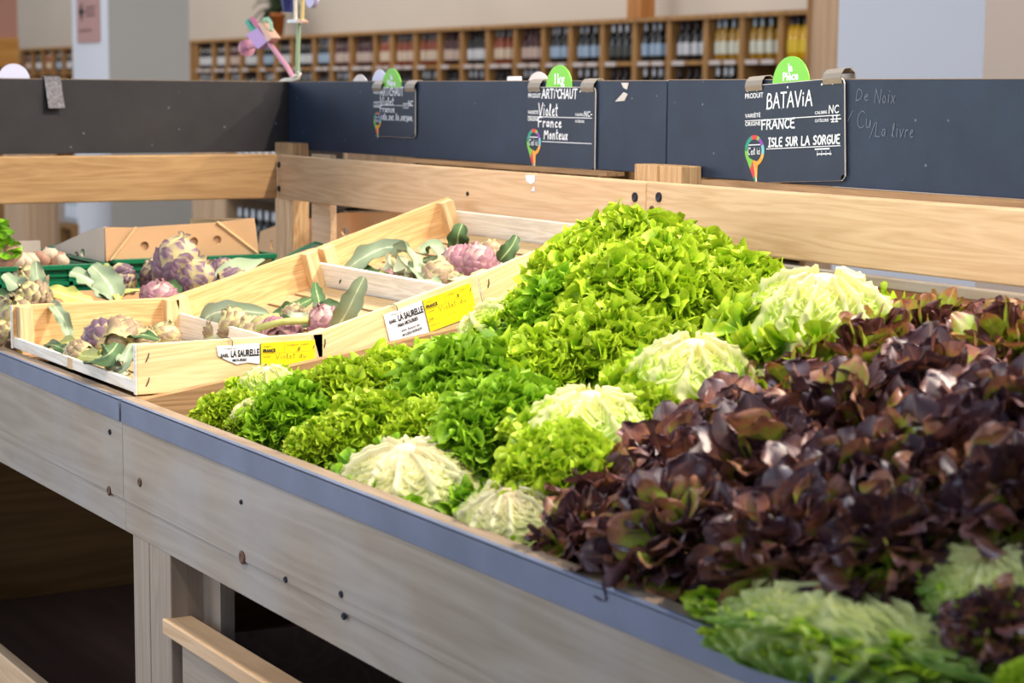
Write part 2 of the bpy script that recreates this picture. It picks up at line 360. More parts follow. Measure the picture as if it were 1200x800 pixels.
# torn silver tape on the long panel
mb = MB()
mb.prism([at_y(x, y, PY - 0.0003) for x, y in ((728, 97), (737, 97), (735, 105), (731, 103))], (0, -0.0006, 0))
mb.prism([at_y(x, y, PY - 0.0003) for x, y in ((731, 108), (736, 110), (732, 118), (721, 119))], (0, -0.0006, 0))
wpart('torn_tape', mb, M['steel'], pan_a)
# ---------------------------------------------------------------- background: wine shelving, cabinets, sign, plant
M['shelf_wood'] = wood('wine_shelf_oak', (120, 86, 48), (150, 112, 66), 2, 8, knots=False)
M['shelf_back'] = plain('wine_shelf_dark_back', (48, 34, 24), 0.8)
M['ply'] = wood('pale_plywood', (156, 128, 100), (182, 152, 122), 2, 3, knots=False)
M['tagp'] = plain('greyish_price_tag', (176, 166, 162), 0.7)
WX0, WX1, WY = -30.2, -10.8, 9.0
shelf = empty('wine_shelf', (-20, 9.2, 0)); tag(shelf, 'long wall of wooden wine cubbies against the far back wall', 'wine shelf')
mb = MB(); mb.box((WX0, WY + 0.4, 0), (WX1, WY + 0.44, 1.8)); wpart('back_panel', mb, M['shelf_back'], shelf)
mb = MB(); mb.box((WX0, WY - 0.02, 1.775), (WX1, WY + 0.44, 1.809)); wpart('top_board', mb, M['shelf_wood'], shelf)
for z in (1.435, 1.08, 0.73, 0.38, 0.05):
    mb = MB(); mb.box((WX0, WY, z), (WX1, WY + 0.4, z + 0.03)); wpart('shelf_board', mb, M['shelf_wood'], shelf)
divs = []
def pxdiv(px): return at_y(px, 60, WY).x
edges = [224, 229, 249.5, 265.5, 282, 303, 322.5, 342, 367.5, 388, 411, 439, 459, 486.5, 514.5, 541, 571, 603.5, 636.5, 668, 705.5, 743.5, 783.5, 827, 869, 914.5, 948]
left_edges = [25, 37, 49, 61, 73, 85]
EX = [pxdiv(e) for e in edges]; LX = [pxdiv(e) for e in left_edges]
for x in EX + LX:
    mb = MB(); mb.box((x - 0.03, WY - 0.004, 0), (x + 0.03, WY + 0.4, 1.78)); wpart('divider', mb, M['shelf_wood'], shelf)
mb = MB(); mb.box((LX[-1], WY, 0), (EX[0], WY + 0.02, 1.78)); wpart('closed_panel', mb, M['shelf_wood'], shelf)
def price_tags(x0, x1, z):
    n = rnd.choice((1, 2, 2)); wd = (x1 - x0 - 0.08) / 2
    for i in range(n):
        a = x0 + 0.04 + i * wd
        mb = MB(); mb.box((a + 0.02, WY - 0.012, z + 0.002), (a + wd - 0.02, WY - 0.005, z + 0.035)); wpart('price_tag', mb, M['tagp'], shelf)
# a tall plywood end panel closing the wine wall, and an upright on its top
et = empty('shelf_end_panel', (-10.65, 9.1, 0)); tag(et, 'tall plain plywood panel at the right end of the wine shelving', 'panel')
mb = MB(); mb.box((-10.74, WY - 0.03, 0), (-9.9, WY + 0.3, 4.4)); wpart('board', mb, M['ply'], et)
mb = MB(); mb.box((-10.765, WY - 0.05, 0), (-10.74, WY + 0.3, 4.4)); wpart('edge_strip', mb, M['shelf_wood'], et)
a = at_y(740, 18, WY + 0.1); b = at_y(756, 18, WY + 0.1)
wp = MB(); wp.box((a.x, WY + 0.05, 1.81), (b.x, WY + 0.2, 2.9), 0.01); tag(wp.build('wooden_upright', wood('orange_upright', (136, 88, 44), (160, 108, 58), 2, 5, knots=False)), 'orange-brown wooden upright standing on top of the wine shelving', 'upright')

# bottles
def bottle_mats(glass, lab, cap):
    return (plain('bottle_glass', glass, 0.15, spec=0.5), plain('bottle_label', lab, 0.6), plain('bottle_capsule', cap, 0.4))
KIND = {
 'red': ('pale-labelled dark', bottle_mats((24, 22, 22), (176, 178, 182), (40, 34, 40))),
 'blue': ('blue-labelled dark', bottle_mats((22, 26, 28), (132, 152, 172), (160, 164, 172))),
 'rose': ('orange-pink', bottle_mats((120, 52, 22), (176, 160, 142), (130, 130, 130))),
 'wine': ('maroon', bottle_mats((60, 22, 22), (166, 148, 138), (80, 50, 50))),
 'gold': ('golden', bottle_mats((150, 112, 30), (184, 184, 168), (140, 156, 164))),
 'yellow': ('yellow', bottle_mats((196, 150, 12), (200, 170, 40), (30, 32, 44))),
 'black': ('white-capped black', bottle_mats((16, 20, 18), (56, 60, 58), (196, 200, 206))),
}
PROTO = {}
def bottle(kind):
    g, lb, cp = KIND[kind][1]
    t = empty('wine_bottle', (0, 0, 0))
    mb = MB(); mb.lathe([(0.03, 0), (0.037, 0.006), (0.037, 0.185), (0.032, 0.208), (0.018, 0.232), (0.0145, 0.245), (0.0145, 0.262)], 12); mb.build('glass_body', g, t, smooth=True)
    mb = MB(); mb.lathe([(0.0376, 0.045), (0.0378, 0.047), (0.0378, 0.135), (0.0376, 0.137)], 12); mb.build('bottle_label', lb, t, smooth=True)
    mb = MB(); mb.lathe([(0.0155, 0.236), (0.0158, 0.24), (0.0158, 0.298), (0.013, 0.3)], 10); mb.build('capsule', cp, t, smooth=True)
    return t
first = {}
def put_bottle(kind, loc, label, group, sc=1.0):
    if kind not in first: o = first[kind] = bottle(kind)
    else: o = copy_tree(first[kind])
    o.location = loc; o.scale = (sc, sc, sc); o.rotation_euler = (0, 0, rnd.uniform(0, 6))
    tag(o, label, 'wine bottle', group)
NTH = ['first', 'second', 'third', 'fourth', 'fifth', 'sixth', 'seventh', 'eighth', 'ninth', 'tenth', 'eleventh', 'twelfth', 'thirteenth', 'fourteenth', 'fifteenth', 'sixteenth', 'seventeenth', 'eighteenth', 'nineteenth', 'twentieth', 'twenty-first', 'twenty-second', 'twenty-third', 'twenty-fourth', 'twenty-fifth', 'twenty-sixth']
FOUR = ('leftmost', 'second', 'third', 'rightmost')
row = ['rose', 'red', 'red', 'wine', 'red', 'blue', 'red', 'red', 'blue', 'wine', 'wine', 'rose', 'rose', 'rose', 'wine', 'red', 'rose', 'wine', 'blue', 'blue', 'black', 'blue', 'red', 'gold', 'gold', 'yellow']
for i in range(len(EX) - 1):
    x0, x1 = EX[i], EX[i + 1]
    if x1 - x0 < 0.25: continue
    k = row[i]
    for z, kk, wh, gr in ((1.467, k, 'upper row', 'bottles on the upper row'), (1.112, 'black' if i % 2 else 'red', 'row below', 'bottles on the second row')):
        for j in range(4):
            if z < 1.2 and i > 23: continue
            put_bottle(kk, (x0 + 0.035 + (x1 - x0 - 0.07) * (j + 0.5) / 4, WY + 0.05 + rnd.uniform(0, .02), z), '%s %s wine bottle, %s, %s cubby from right end' % (FOUR[j], KIND[kk][0], wh, NTH[len(EX) - 2 - i]), gr)
    price_tags(x0, x1, 1.43)
for i in range(len(LX) - 1):
    for j in range(4):
        kk = ('wine', 'red', 'rose', 'blue', 'red')[i]
        put_bottle(kk, (LX[i] + 0.06 + (LX[i + 1] - LX[i] - 0.12) * (j + 0.5) / 4, WY + 0.07, 1.467), '%s %s wine bottle, shelf left of white column, %s cubby' % (FOUR[j], KIND[kk][0], NTH[i]), 'bottles left of the column')
# low gondola of bottles seen under the end rail
a = at_y(226, 262, 5.2); b = at_y(265, 262, 5.2); c = at_y(324, 262, 5.2)
gon = empty('wine_gondola', (b.x, 5.4, 0)); tag(gon, 'low wooden shelf of dark bottles seen beneath the end rail', 'shelf unit')
mb = MB(); mb.box((a.x, 5.2, 0), (b.x, 5.7, 0.95)); wpart('end_panel', mb, M['ply'], gon)
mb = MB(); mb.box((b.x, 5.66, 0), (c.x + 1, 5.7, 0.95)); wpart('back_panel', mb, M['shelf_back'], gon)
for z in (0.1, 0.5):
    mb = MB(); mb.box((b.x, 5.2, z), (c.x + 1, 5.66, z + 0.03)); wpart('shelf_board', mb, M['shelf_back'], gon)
mb = MB(); mb.box((c.x + 0.97, 5.2, 0), (c.x + 1, 5.66, 0.95)); wpart('end_panel', mb, M['ply'], gon)
for z in (0.13, 0.53):
    for j in range(9):
        put_bottle('black', (b.x + 0.06 + j * 0.11, 5.28, z), '%s black bottle from the left, %s board of low shelf under the end rail' % (NTH[j], 'lower' if z < .3 else 'upper'), 'bottles on the low shelf')
# low cabinet and tall cabinet at the far left
m_ = at_y(33, 262, 4.2); a = at_y(5, 262, 4.2); dep = at_x(68, 262, m_.x).y
cab = empty('wooden_cabinet', (m_.x - 0.4, 4.5, 0)); tag(cab, 'low pale wooden cabinet beyond the end rail, left of the white column', 'cabinet')
mb = MB(); mb.box((a.x, 4.22, 0), (m_.x, dep, 0.86)); wpart('carcass', mb, M['ply'], cab)
mb = MB(); mb.box((a.x + 0.01, 4.2, 0.02), (m_.x - 0.01, 4.22, 0.85), 0.004); wpart('door', mb, M['ply'], cab)
mb = MB(); mb.box((m_.x + 0.001, 4.24, 0.02), (m_.x + 0.012, dep - 0.02, 0.85), 0.003); wpart('side_panel', mb, M['ply'], cab)
b = at_y(69, 262, 4.95); c = at_y(86, 262, 4.95)
rk = empty('bottle_rack', ((b.x + c.x) / 2, 5.0, 0)); tag(rk, 'small wooden rack of green-topped bottles beside the white column', 'rack')
zz = at_y(80, 262, 4.95).z
mb = MB(); mb.box((b.x, 4.95, zz - 0.04), (c.x - 0.02, 5.2, zz)); wpart('shelf_board', mb, M['shelf_wood'], rk)
for x in (b.x, c.x - 0.05):
    mb = MB(); mb.box((x, 4.95, 0), (x + 0.03, 5.2, zz - 0.04)); wpart('side_panel', mb, M['shelf_wood'], rk)
KIND['green'] = ('green-topped', bottle_mats((170, 176, 180), (190, 196, 204), (140, 196, 20)))
for j in range(3): put_bottle('green', (b.x + 0.06 + j * 0.11, 5.02, zz), ('left', 'middle', 'right')[j] + ' green-topped clear bottle of three in the rack beside the white column', 'green-topped bottles', 1.0)
tl = at_y(22, 57, 5.5)
tc = empty('tall_cabinet', (tl.x - 0.6, 5.2, 0)); tag(tc, 'tall cabinet with orange wood band and dull pink upper panel, far left', 'cabinet')
mb = MB(); mb.box((tl.x - 1.2, 5.0, 0), (tl.x, 5.5, 1.41)); wpart('carcass', mb, M['shelf_wood'], tc)
mb = MB(); mb.box((tl.x - 1.2, 4.98, 1.41), (tl.x + 0.01, 5.5, 1.67)); wpart('wood_band', mb, wood('orange_band', (176, 120, 54), (196, 140, 70), 1, 3, knots=False), tc)
mb = MB(); mb.box((tl.x - 1.2, 5.02, 1.67), (tl.x - 0.02, 5.5, 2.6)); wpart('upper_panel', mb, plain('dull_pink_panel', (178, 128, 108), 0.7), tc)
# brown sign on the white column
a = at_y(92, 25, 4.995); b = at_y(117, 25, 4.995); z0 = at_y(105, 50, 4.995).z
sg = empty('wall_sign', ((a.x + b.x) / 2, 4.99, z0)); tag(sg, 'brown sign with a dark arrow and writing on the white column', 'sign')
mb = MB(); mb.box((a.x, 4.98, z0), (b.x, 4.998, z0 + 0.42), 0.003); wpart('sign_board', mb, plain('sign_brown', (176, 136, 128), 0.7), sg)
mb = MB(); W_ = b.x - a.x
def sgp(u, v): return Vector((a.x + W_ * u, 4.9795, z0 + 0.42 * v))
mb.prism([sgp(.12, .55), sgp(.28, .72), sgp(.28, .38)], (0, -0.002, 0)); mb.prism([sgp(.26, .58), sgp(.38, .58), sgp(.38, .52), sgp(.26, .52)], (0, -0.002, 0))
wpart('arrow', mb, M['black_ink'], sg)
mb = MB()
for (u0, u1, v) in ((.45, .9, .6), (.45, .85, .53), (.45, .9, .46), (.12, .9, .86), (.12, .7, .2)):
    x = u0
    while x < u1 - 0.04:
        l = rnd.uniform(.05, .12); mb.prism([sgp(x, v), sgp(min(x + l, u1), v), sgp(min(x + l, u1), v + .035), sgp(x, v + .035)], (0, -0.002, 0)); x += l + .025
wpart('sign_writing', mb, plain('sign_ink', (104, 78, 76), 0.8), sg)
# potted plant on the wine shelf
pb = at_y(324, 43, WY + 0.1)
pl = empty('potted_palm', (pb.x, WY + 0.12, 1.81)); tag(pl, 'dark leafy plant in an orange pot on top of the wine shelving', 'plant')
mb = MB(); mb.lathe([(0.055, 0), (0.08, 0.22), (0.088, 0.22), (0.088, 0.25), (0.07, 0.25), (0.065, 0.2)], 14); mb.build('pot', plain('orange_clay', (160, 92, 36), 0.6), pl, smooth=True)
V = []; F = []
for i in range(26):
    a = rnd.uniform(0, 6.28); L_ = rnd.uniform(0.25, 0.55); up = rnd.uniform(0.15, 0.5)
    d = Vector((math.cos(a), 0.5 * math.sin(a), 0)); sd = Vector((-math.sin(a), math.cos(a), 0)) * 0.035
    for k in range(9):
        s = k / 8; c = d * (L_ * s) + Vector((0, 0, max(0.05, 0.22 + up * s * 1.6 - L_ * 1.1 * s * s))); wv = sd * (math.sin(math.pi * min(1, s + .06)) + .05)
        V += [c + wv - Vector((0, 0, .012)), c + Vector((0, 0, .008)), c - wv - Vector((0, 0, .012))]
        if k:
            q = len(V) - 6; F += [(q, q + 1, q + 4, q + 3), (q + 1, q + 2, q + 5, q + 4)]
link('foliage', np_mesh('foliage', V, F), plain('dark_foliage', (44, 58, 34), 0.5), pl)
mb = MB(); mb.lathe([(0.064, 0.2), (0.03, 0.205), (0.001, 0.207)], 12); mb.build('soil', plain('soil', (50, 38, 28), 0.9), pl)
# ---------------------------------------------------------------- crates of artichokes
CL, CW, CH = 0.576, 0.286, 0.071       # along X, along Y, height of the tall ends
def crate(label, loc, tilt):
    t = empty('wooden_crate', loc, (tilt, 0, 0)); tag(t, label, 'crate', 'artichoke crates')
    # local frame: x 0 (near end, towards +X) to -CL, y 0 (front) to CW
    for k in range(5):
        y = 0.012 + k * (CW - 0.024 - 0.046) / 4
        mb = MB(); mb.box((-CL + 0.004, y, 0.001), (-0.004, y + 0.046, 0.005)); mb.build('bottom_slat', M['slat_floor'], t)
    for x0, mt in ((-0.008, 'crate'), (-CL, 'crate_pine')):
        mb = MB(); mb.box((x0, 0, 0.0), (x0 + 0.008, CW, CH), 0.0015)
        e = mb.build('end_board', M[mt], t)
        for y in (0.016, CW - 0.016):
            for z in (0.018, 0.052):
                mb = MB(); xx = x0 + 0.0082 if x0 > -0.1 else x0 - 0.0002
                mb.tube([(xx, y - 0.003, z - 0.006), (xx + (0.0012 if x0 > -.1 else -.0012), y, z), (xx, y + 0.002, z + 0.006)], 0.0008, 6); mb.build('staple', M['staple'], e)
    for y0 in (0.0, CW - 0.006):
        mb = MB(); mb.box((-CL + 0.006, y0, 0.002), (-0.006, y0 + 0.006, 0.019 if y0 < .1 else 0.046), 0.001); mb.build('side_slat', M['crate_slat'], t)
    for x0 in (-CL + 0.008, -0.03):
        for y0, y1 in ((0.006, 0.028), (CW - 0.028, CW - 0.006)):
            mb = MB(); mb.prism([(x0, y0, 0.003), (x0 + 0.022, y0, 0.003), (x0 + 0.022, y1, 0.003), (x0, y1, 0.003)], (0, 0, CH - 0.005)); mb.build('corner_post', M['crate_post'], t)
    for xa in (-CL, -0.01):
        mb = MB(); mb.box((xa, -0.0015, 0), (xa + 0.01, 0.0, CH), 0.0005); mb.build('front_corner_strip', M['crate_slat'], t)
    mb = MB(); mb.box((-0.295, -0.0008, 0.002), (-0.275, 0, 0.019)); mb.build('centre_batten', M['crate_post'], t)
    return t
c1 = crate('front wooden artichoke crate lying level at the stand edge, with the torn label', (-2.564, 0.953, 0.781), 0)
c2 = crate('middle tilted artichoke crate, with the intact white and yellow label', (-2.564, 1.2400, 0.7825), R(15.5))
c3 = crate('rearmost tilted artichoke crate, right under the back rail', (-2.564, 1.5195, 0.8585), R(17.5))
# boards that prop the tilted crates
for x in (-2.597, -3.12):
    mb = MB(); mb.prism([(x, 1.245, 0.70), (x, 1.245, 0.7825), (x, 1.5195, 0.8575), (x, 1.78, 0.937), (x, 1.78, 0.87)], (0.03, 0, 0)); wpart('crate_ramp', mb, M['inner_y'], left_unit)
# ---- artichokes
def art_mat(name, base, tip, tipw):
    m, N, L, P = newmat(name)
    uv = N.new('ShaderNodeUVMap'); sp = N.new('ShaderNodeSeparateXYZ'); L.new(uv.outputs[0], sp.inputs[0])
    t = N.new('ShaderNodeTexCoord'); n = N.new('ShaderNodeTexNoise'); n.inputs['Scale'].default_value = 2.6; n.inputs['Detail'].default_value = 5; L.new(t.outputs['Object'], n.inputs['Vector'])
    a = N.new('ShaderNodeMath'); a.operation = 'MULTIPLY_ADD'; a.inputs[1].default_value = 0.9; L.new(n.outputs['Fac'], a.inputs[0])
    so = N.new('ShaderNodeSeparateXYZ'); L.new(t.outputs['Object'], so.inputs[0]); zz = N.new('ShaderNodeMath'); zz.operation = 'MULTIPLY_ADD'; zz.inputs[1].default_value = -0.55; L.new(so.outputs['Z'], zz.inputs[0]); L.new(sp.outputs['Y'], zz.inputs[2]); L.new(zz.outputs[0], a.inputs[2])
    r = N.new('ShaderNodeValToRGB'); r.color_ramp.elements[0].position = 0.45 - tipw; r.color_ramp.elements[1].position = 1.25 - tipw
    r.color_ramp.elements[0].color = s2l(base); r.color_ramp.elements[1].color = s2l(tip)
    e = r.color_ramp.elements.new(0.8 - tipw); e.color = s2l(tuple((x * 2 + y) / 3 for x, y in zip(base, tip)))
    L.new(a.outputs[0], r.inputs['Fac']); L.new(r.outputs['Color'], P.inputs['Base Color']); P.inputs['Roughness'].default_value = 0.5
    P.inputs['Specular IOR Level'].default_value = 0.3
    return m
ART = [art_mat('artichoke_green', (196, 192, 130), (136, 116, 92), -0.02), art_mat('artichoke_violet', (196, 182, 128), (104, 80, 94), -0.08), art_mat('artichoke_purple', (206, 172, 156), (140, 98, 108), 0.12)]
M['stem'] = plain('artichoke_stem', (158, 160, 92), 0.6, noise=0.15, nscale=60)
def artichoke_mesh(seed, elong=1.1):
    g = random.Random(seed); V = []; F = []; UV = []
    R0 = 0.5; H = elong
    nl = 8
    for k in range(nl):
        f = k / (nl - 1)
        pz = -0.42 + 0.78 * f                      # base of the bract along the height (-.5 .. .5)
        n = max(4, int(8 - 4 * f))
        for j in range(n):
            a0 = 2 * math.pi * (j + 0.5 * (k % 2)) / n + g.uniform(-.1, .1)
            span = 2 * math.pi / n * 0.66; ln = 0.36 * (1 - 0.25 * f) * g.uniform(.9, 1.1)
            q = len(V); nr, nc = 6, 5
            for r_ in range(nr):
                s = r_ / (nr - 1)
                for c in range(nc):
                    tt = (c / (nc - 1)) * 2 - 1
                    wdt = span * (math.sqrt(max(0, 1 - (max(0, s - .35) / .65) ** 1.8)) * 0.95 + .05)
                    z = min(0.62, pz + ln * s)
                    rad = R0 * math.sqrt(max(0.012, 1 - (min(1, abs(z * 1.75 + 0.12))) ** 2.2)) * (1.0 - 0.03 * k / nl)
                    rad += 0.03 + 0.13 * s ** 1.3 - 0.10 * tt * tt * (.4 + s)
                    a = a0 + wdt * tt
                    V.append((rad * math.cos(a), rad * math.sin(a), z * H)); UV.append((tt * .5 + .5, s))
            for r_ in range(nr - 1):
                for c in range(nc - 1):
                    i = q + r_ * nc + c; F.append((i, i + 1, i + nc + 1, i + nc))
    # closed core
    q = len(V); nr, nc = 9, 14
    for r_ in range(nr):
        z = -0.5 + r_ / (nr - 1) * 1.0; rad = 0.44 * math.sqrt(max(0.0005, 1 - (min(1, abs(z * 1.98))) ** 2.2))
        for c in range(nc):
            a = 2 * math.pi * c / nc; V.append((rad * math.cos(a), rad * math.sin(a), z * H)); UV.append((.5, .1))
    for r_ in range(nr - 1):
        for c in range(nc): F.append((q + r_ * nc + c, q + r_ * nc + (c + 1) % nc, q + (r_ + 1) * nc + (c + 1) % nc, q + (r_ + 1) * nc + c))
    return np_mesh('artichoke', V, F, UV)
AMESH = {}
def artichoke(label, loc, diam, axis, kind, elong=1.15, stem=0.0, group='artichokes'):
    t = empty('artichoke', loc); t.rotation_euler = Vector(axis).to_track_quat('Z', 'Y').to_euler(); t.scale = (diam * 1.08,) * 3
    tag(t, label, 'artichoke', group)
    key = (kind, elong)
    if key not in AMESH: AMESH[key] = artichoke_mesh(len(AMESH) + 3, elong); AMESH[key].materials.append(ART[kind])
    o = bpy.data.objects.new('bracts', AMESH[key]); COL.objects.link(o); o.parent = t
    mb = MB(); L_ = max(0.25, stem / diam)
    mb.tube([(0, 0, -0.42 * elong), (0.01, 0, -0.5 * elong - 0.1), (0.05, 0, -0.5 * elong - L_)], [0.2, 0.15, 0.15], 9); mb.build('stem', M['stem'], t, smooth=True)
    return t
def leaf_mat(name, blade, rib):
    m, N, L, P = newmat(name)
    uv = N.new('ShaderNodeUVMap'); sp = N.new('ShaderNodeSeparateXYZ'); L.new(uv.outputs[0], sp.inputs[0])
    d = N.new('ShaderNodeMath'); d.operation = 'SUBTRACT'; d.inputs[1].default_value = 0.5; L.new(sp.outputs['X'], d.inputs[0])
    ab = N.new('ShaderNodeMath'); ab.operation = 'ABSOLUTE'; L.new(d.outputs[0], ab.inputs[0])
    n = N.new('ShaderNodeTexNoise'); n.inputs['Scale'].default_value = 60; t = N.new('ShaderNodeTexCoord'); L.new(t.outputs['Object'], n.inputs['Vector'])
    ad = N.new('ShaderNodeMath'); ad.operation = 'MULTIPLY_ADD'; ad.inputs[1].default_value = 0.12; L.new(n.outputs['Fac'], ad.inputs[0]); L.new(ab.outputs[0], ad.inputs[2])
    r = N.new('ShaderNodeValToRGB'); e = r.color_ramp.elements; e[0].position = 0.075; e[0].color = s2l(rib); e[1].position = 0.11; e[1].color = s2l(blade)
    x = r.color_ramp.elements.new(0.5); x.color = s2l(tuple(min(255, v * 0.86) for v in blade))
    L.new(ad.outputs[0], r.inputs['Fac']); L.new(r.outputs['Color'], P.inputs['Base Color']); P.inputs['Roughness'].default_value = 0.55; P.inputs['Specular IOR Level'].default_value = 0.3
    return m
LEAFM = {'grey': leaf_mat('artichoke_leaf_silver', (150, 166, 132), (206, 210, 172)), 'dark': leaf_mat('artichoke_leaf_green', (76, 104, 62), (164, 176, 120)), 'white': leaf_mat('artichoke_leaf_underside', (196, 200, 164), (226, 226, 196)), 'yellow': leaf_mat('artichoke_leaf_yellowish', (176, 180, 96), (206, 206, 140))}
def leaf(label, pts, width, normal, kind='grey', wavy=0.12, fold=0.25, group='loose artichoke leaves'):
    """leaf blade along a curve through pts; normal is the side its upper face looks to"""
    P4 = [Vector(p) for p in pts]; n = 22; nc = 9; nrm = Vector(normal).normalized(); V = []; F = []; UV = []
    ph = rnd.uniform(0, 6)
    def cat(s):
        k = len(P4) - 1; u = s * k; i = min(int(u), k - 1); u -= i
        p0 = P4[max(i - 1, 0)]; p1 = P4[i]; p2 = P4[i + 1]; p3 = P4[min(i + 2, k)]
        return 0.5 * ((2 * p1) + (p2 - p0) * u + (2 * p0 - 5 * p1 + 4 * p2 - p3) * u * u + (3 * p1 - p0 - 3 * p2 + p3) * u ** 3)
    L_ = sum((P4[i + 1] - P4[i]).length for i in range(len(P4) - 1))
    for lay in (0, 1):
        for i in range(n):
            s = i / (n - 1); c = cat(s); d = (cat(min(1, s + .02)) - cat(max(0, s - .02))).normalized()
            sd = d.cross(nrm).normalized(); nn = sd.cross(d).normalized()
            wd = width * 0.5 * (0.16 + 0.84 * math.sin(math.pi * min(1, max(0, (s - .02) * 0.98)) ** 0.75) ** 0.8) if s < .995 else width * .02
            for j in range(nc):
                t = j / (nc - 1) * 2 - 1
                e = wd * t * (1 + 0.1 * math.sin(26 * s + ph) * abs(t) ** 3)
                h = wd * (fold * abs(t) + wavy * 1.6 * t * t * math.sin(15 * s + ph + 2 * t)) + 0.0022 * math.exp(-(t / .14) ** 2) * (1 - s * .6)
                V.append(c + sd * e + nn * (h - lay * 0.0012 - lay * 0.004 * math.exp(-(t / .16) ** 2) * (1 - s))); UV.append((t * .5 + .5, s))
        q = lay * n * nc
        for i in range(n - 1):
            for j in range(nc - 1):
                f = (q + i * nc + j, q + i * nc + j + 1, q + (i + 1) * nc + j + 1, q + (i + 1) * nc + j); F.append(f if lay == 0 else f[::-1])
    o = link('artichoke_leaf', np_mesh('artichoke_leaf', V, F, UV), LEAFM[kind])
    base = P4[0].copy(); o.data.transform(Matrix.Translation(-base)); o.location = base
    return tag(o, label, 'leaf', group)
def inc(c, px, py, h):
    """point on the photo's ray at height h above a crate's floor"""
    m = rootmat(c); o = m @ Vector((0, 0, h)); n = m.to_3x3() @ Vector((0, 0, 1)); d = ray(px, py)
    return CAM + d * ((o - CAM).dot(n) / d.dot(n))
# crate 1
artichoke('green-and-violet artichoke in the front crate, its violet side to the left', inc(c1, 122, 398, 0.034), 0.052, (-1, -0.3, 0.25), 1, 1.2)
artichoke('pale green artichoke in the middle of the front crate', inc(c1, 143, 397, 0.036), 0.056, (-0.6, 0.5, 0.3), 0, 1.2)
artichoke('small yellowish artichoke behind the front corner of the near board', inc(c1, 168, 402, 0.03), 0.042, (0.2, 0.3, 0.9), 0, 1.0)
artichoke('small cream artichoke beside the inner corner post of the front crate', inc(c1, 193, 396, 0.034), 0.044, (0.3, 0.2, 0.9), 0, 1.0)
artichoke('dull artichoke lying at the left of the front crate', inc(c1, 92, 415, 0.018), 0.036, (-0.7, -.5, .1), 0, 1.1)
# crate 2
artichoke('big pale artichoke at the left of the middle crate', inc(c2, 281, 385, 0.03), 0.056, (-0.2, -0.5, 0.8), 0, 1.1)
artichoke('cream artichoke low behind the near board of the middle crate', inc(c2, 300, 393, 0.022), 0.05, (-0.5, -0.2, 0.6), 0, 1.1)
artichoke('pink artichoke lying in the centre of the middle crate', inc(c2, 322, 390, 0.022), 0.042, (-0.7, 0.2, 0.2), 2, 1.2)
artichoke('small pink artichoke near the middle of the near board', inc(c2, 340, 391, 0.02), 0.034, (-0.3, 0.7, 0.3), 2, 1.2)
artichoke('purple artichoke at the right of the middle crate, under the tall leaf', inc(c2, 381, 379, 0.026), 0.046, (0.2, -0.4, 0.8), 2, 1.15, stem=0.03)
for k, (x0, y0, x1, y1) in enumerate(((300, 385, 362, 375), (298, 379, 325, 371))):
    mb = MB(); a = inc(c2, x0, y0, 0.045); b = inc(c2, x1, y1, 0.04); mb.tube([a, (a + b) / 2 + Vector((0, 0, .004)), b], [0.006, 0.0055, 0.0065], 10)
    tag(mb.build('artichoke_stalk', M['stem'], smooth=True), ('long cut artichoke stem lying across the middle crate', 'shorter cut artichoke stem behind the long one')[k], 'stem', 'cut artichoke stems')
# crate 3
artichoke('purple artichoke at the left of the rearmost crate, below the curled white leaf', at_y(453, 333, 1.575), 0.042, (-0.6, -0.2, 0.6), 2, 1.2)
artichoke('pale artichoke in the centre of the rearmost crate', inc(c3, 514, 326, 0.028), 0.05, (-0.2, 0.3, 0.8), 0, 1.1)
artichoke('left of the two purple artichokes together in the rearmost crate', inc(c3, 543, 311, 0.032), 0.054, (-0.7, -0.3, 0.5), 2, 1.2)
artichoke('right of the two purple artichokes together in the rearmost crate', inc(c3, 562, 310, 0.032), 0.05, (-0.2, -0.2, 0.8), 2, 1.15)
artichoke('cream artichoke low in the rearmost crate by the near board', inc(c3, 530, 333, 0.016), 0.036, (0.2, 0.5, 0.4), 0, 1.1)
# beyond the crates: loose artichokes in a cardboard-lined bay
def inb(px, py, X): return at_x(px, py, X)
artichoke('largest artichoke, violet and straw coloured, standing above the far crate boards', inb(206, 310, -3.27), 0.066, (0.15, 0.25, 1), 1, 1.35)
artichoke('egg-shaped violet artichoke leaning right of the largest one', inb(227, 329, -3.24), 0.058, (0.45, 0.5, 1), 1, 1.3)
artichoke('small artichoke peeping out left of the largest one', inb(184, 325, -3.33), 0.05, (-.2, -.4, 1), 1, 1.1)
artichoke('pinkish-purple artichoke just above the back board of the front crate', inb(186, 348, -3.19), 0.054, (0.3, 0, 1), 2, 0.9)
artichoke('olive artichoke beside the broad upright leaf', inb(142, 328, -3.34), 0.046, (0.4, 0.5, -0.5), 1, 1.1)
artichoke('dull green artichoke at the left, behind the corner of the front crate', inb(20, 372, -3.22), 0.066, (0.5, -0.3, 0.7), 0, 1.1)
artichoke('pale artichoke under the leaning leaf at the far left', inb(35, 331, -3.36), 0.05, (0.3, -0.5, 0.6), 0, 1.1)
artichoke('grey-green artichoke low at the left edge of the pile', inb(6, 395, -3.2), 0.05, (0.3, -0.5, 0.6), 0, 1.1)
artichoke('dark artichoke half hidden behind the folded leaf at the right', inb(262, 322, -3.34), 0.05, (0.3, .6, 0.4), 1, 1.1)
artichoke('purple artichoke lying behind the rising board of the middle crate', inb(272, 330, -3.22), 0.04, (0.2, 1, 0.1), 1, 1.3)
artichoke('bluish artichoke between the leaves at the far left', inb(30, 343, -3.3), 0.044, (0.3, -0.5, 0.6), 0, 1.1)
artichoke('yellow-green artichoke behind the back board of the front crate', inb(40, 350, -3.22), 0.05, (0.2, -0.8, 0.6), 0, 1.1)
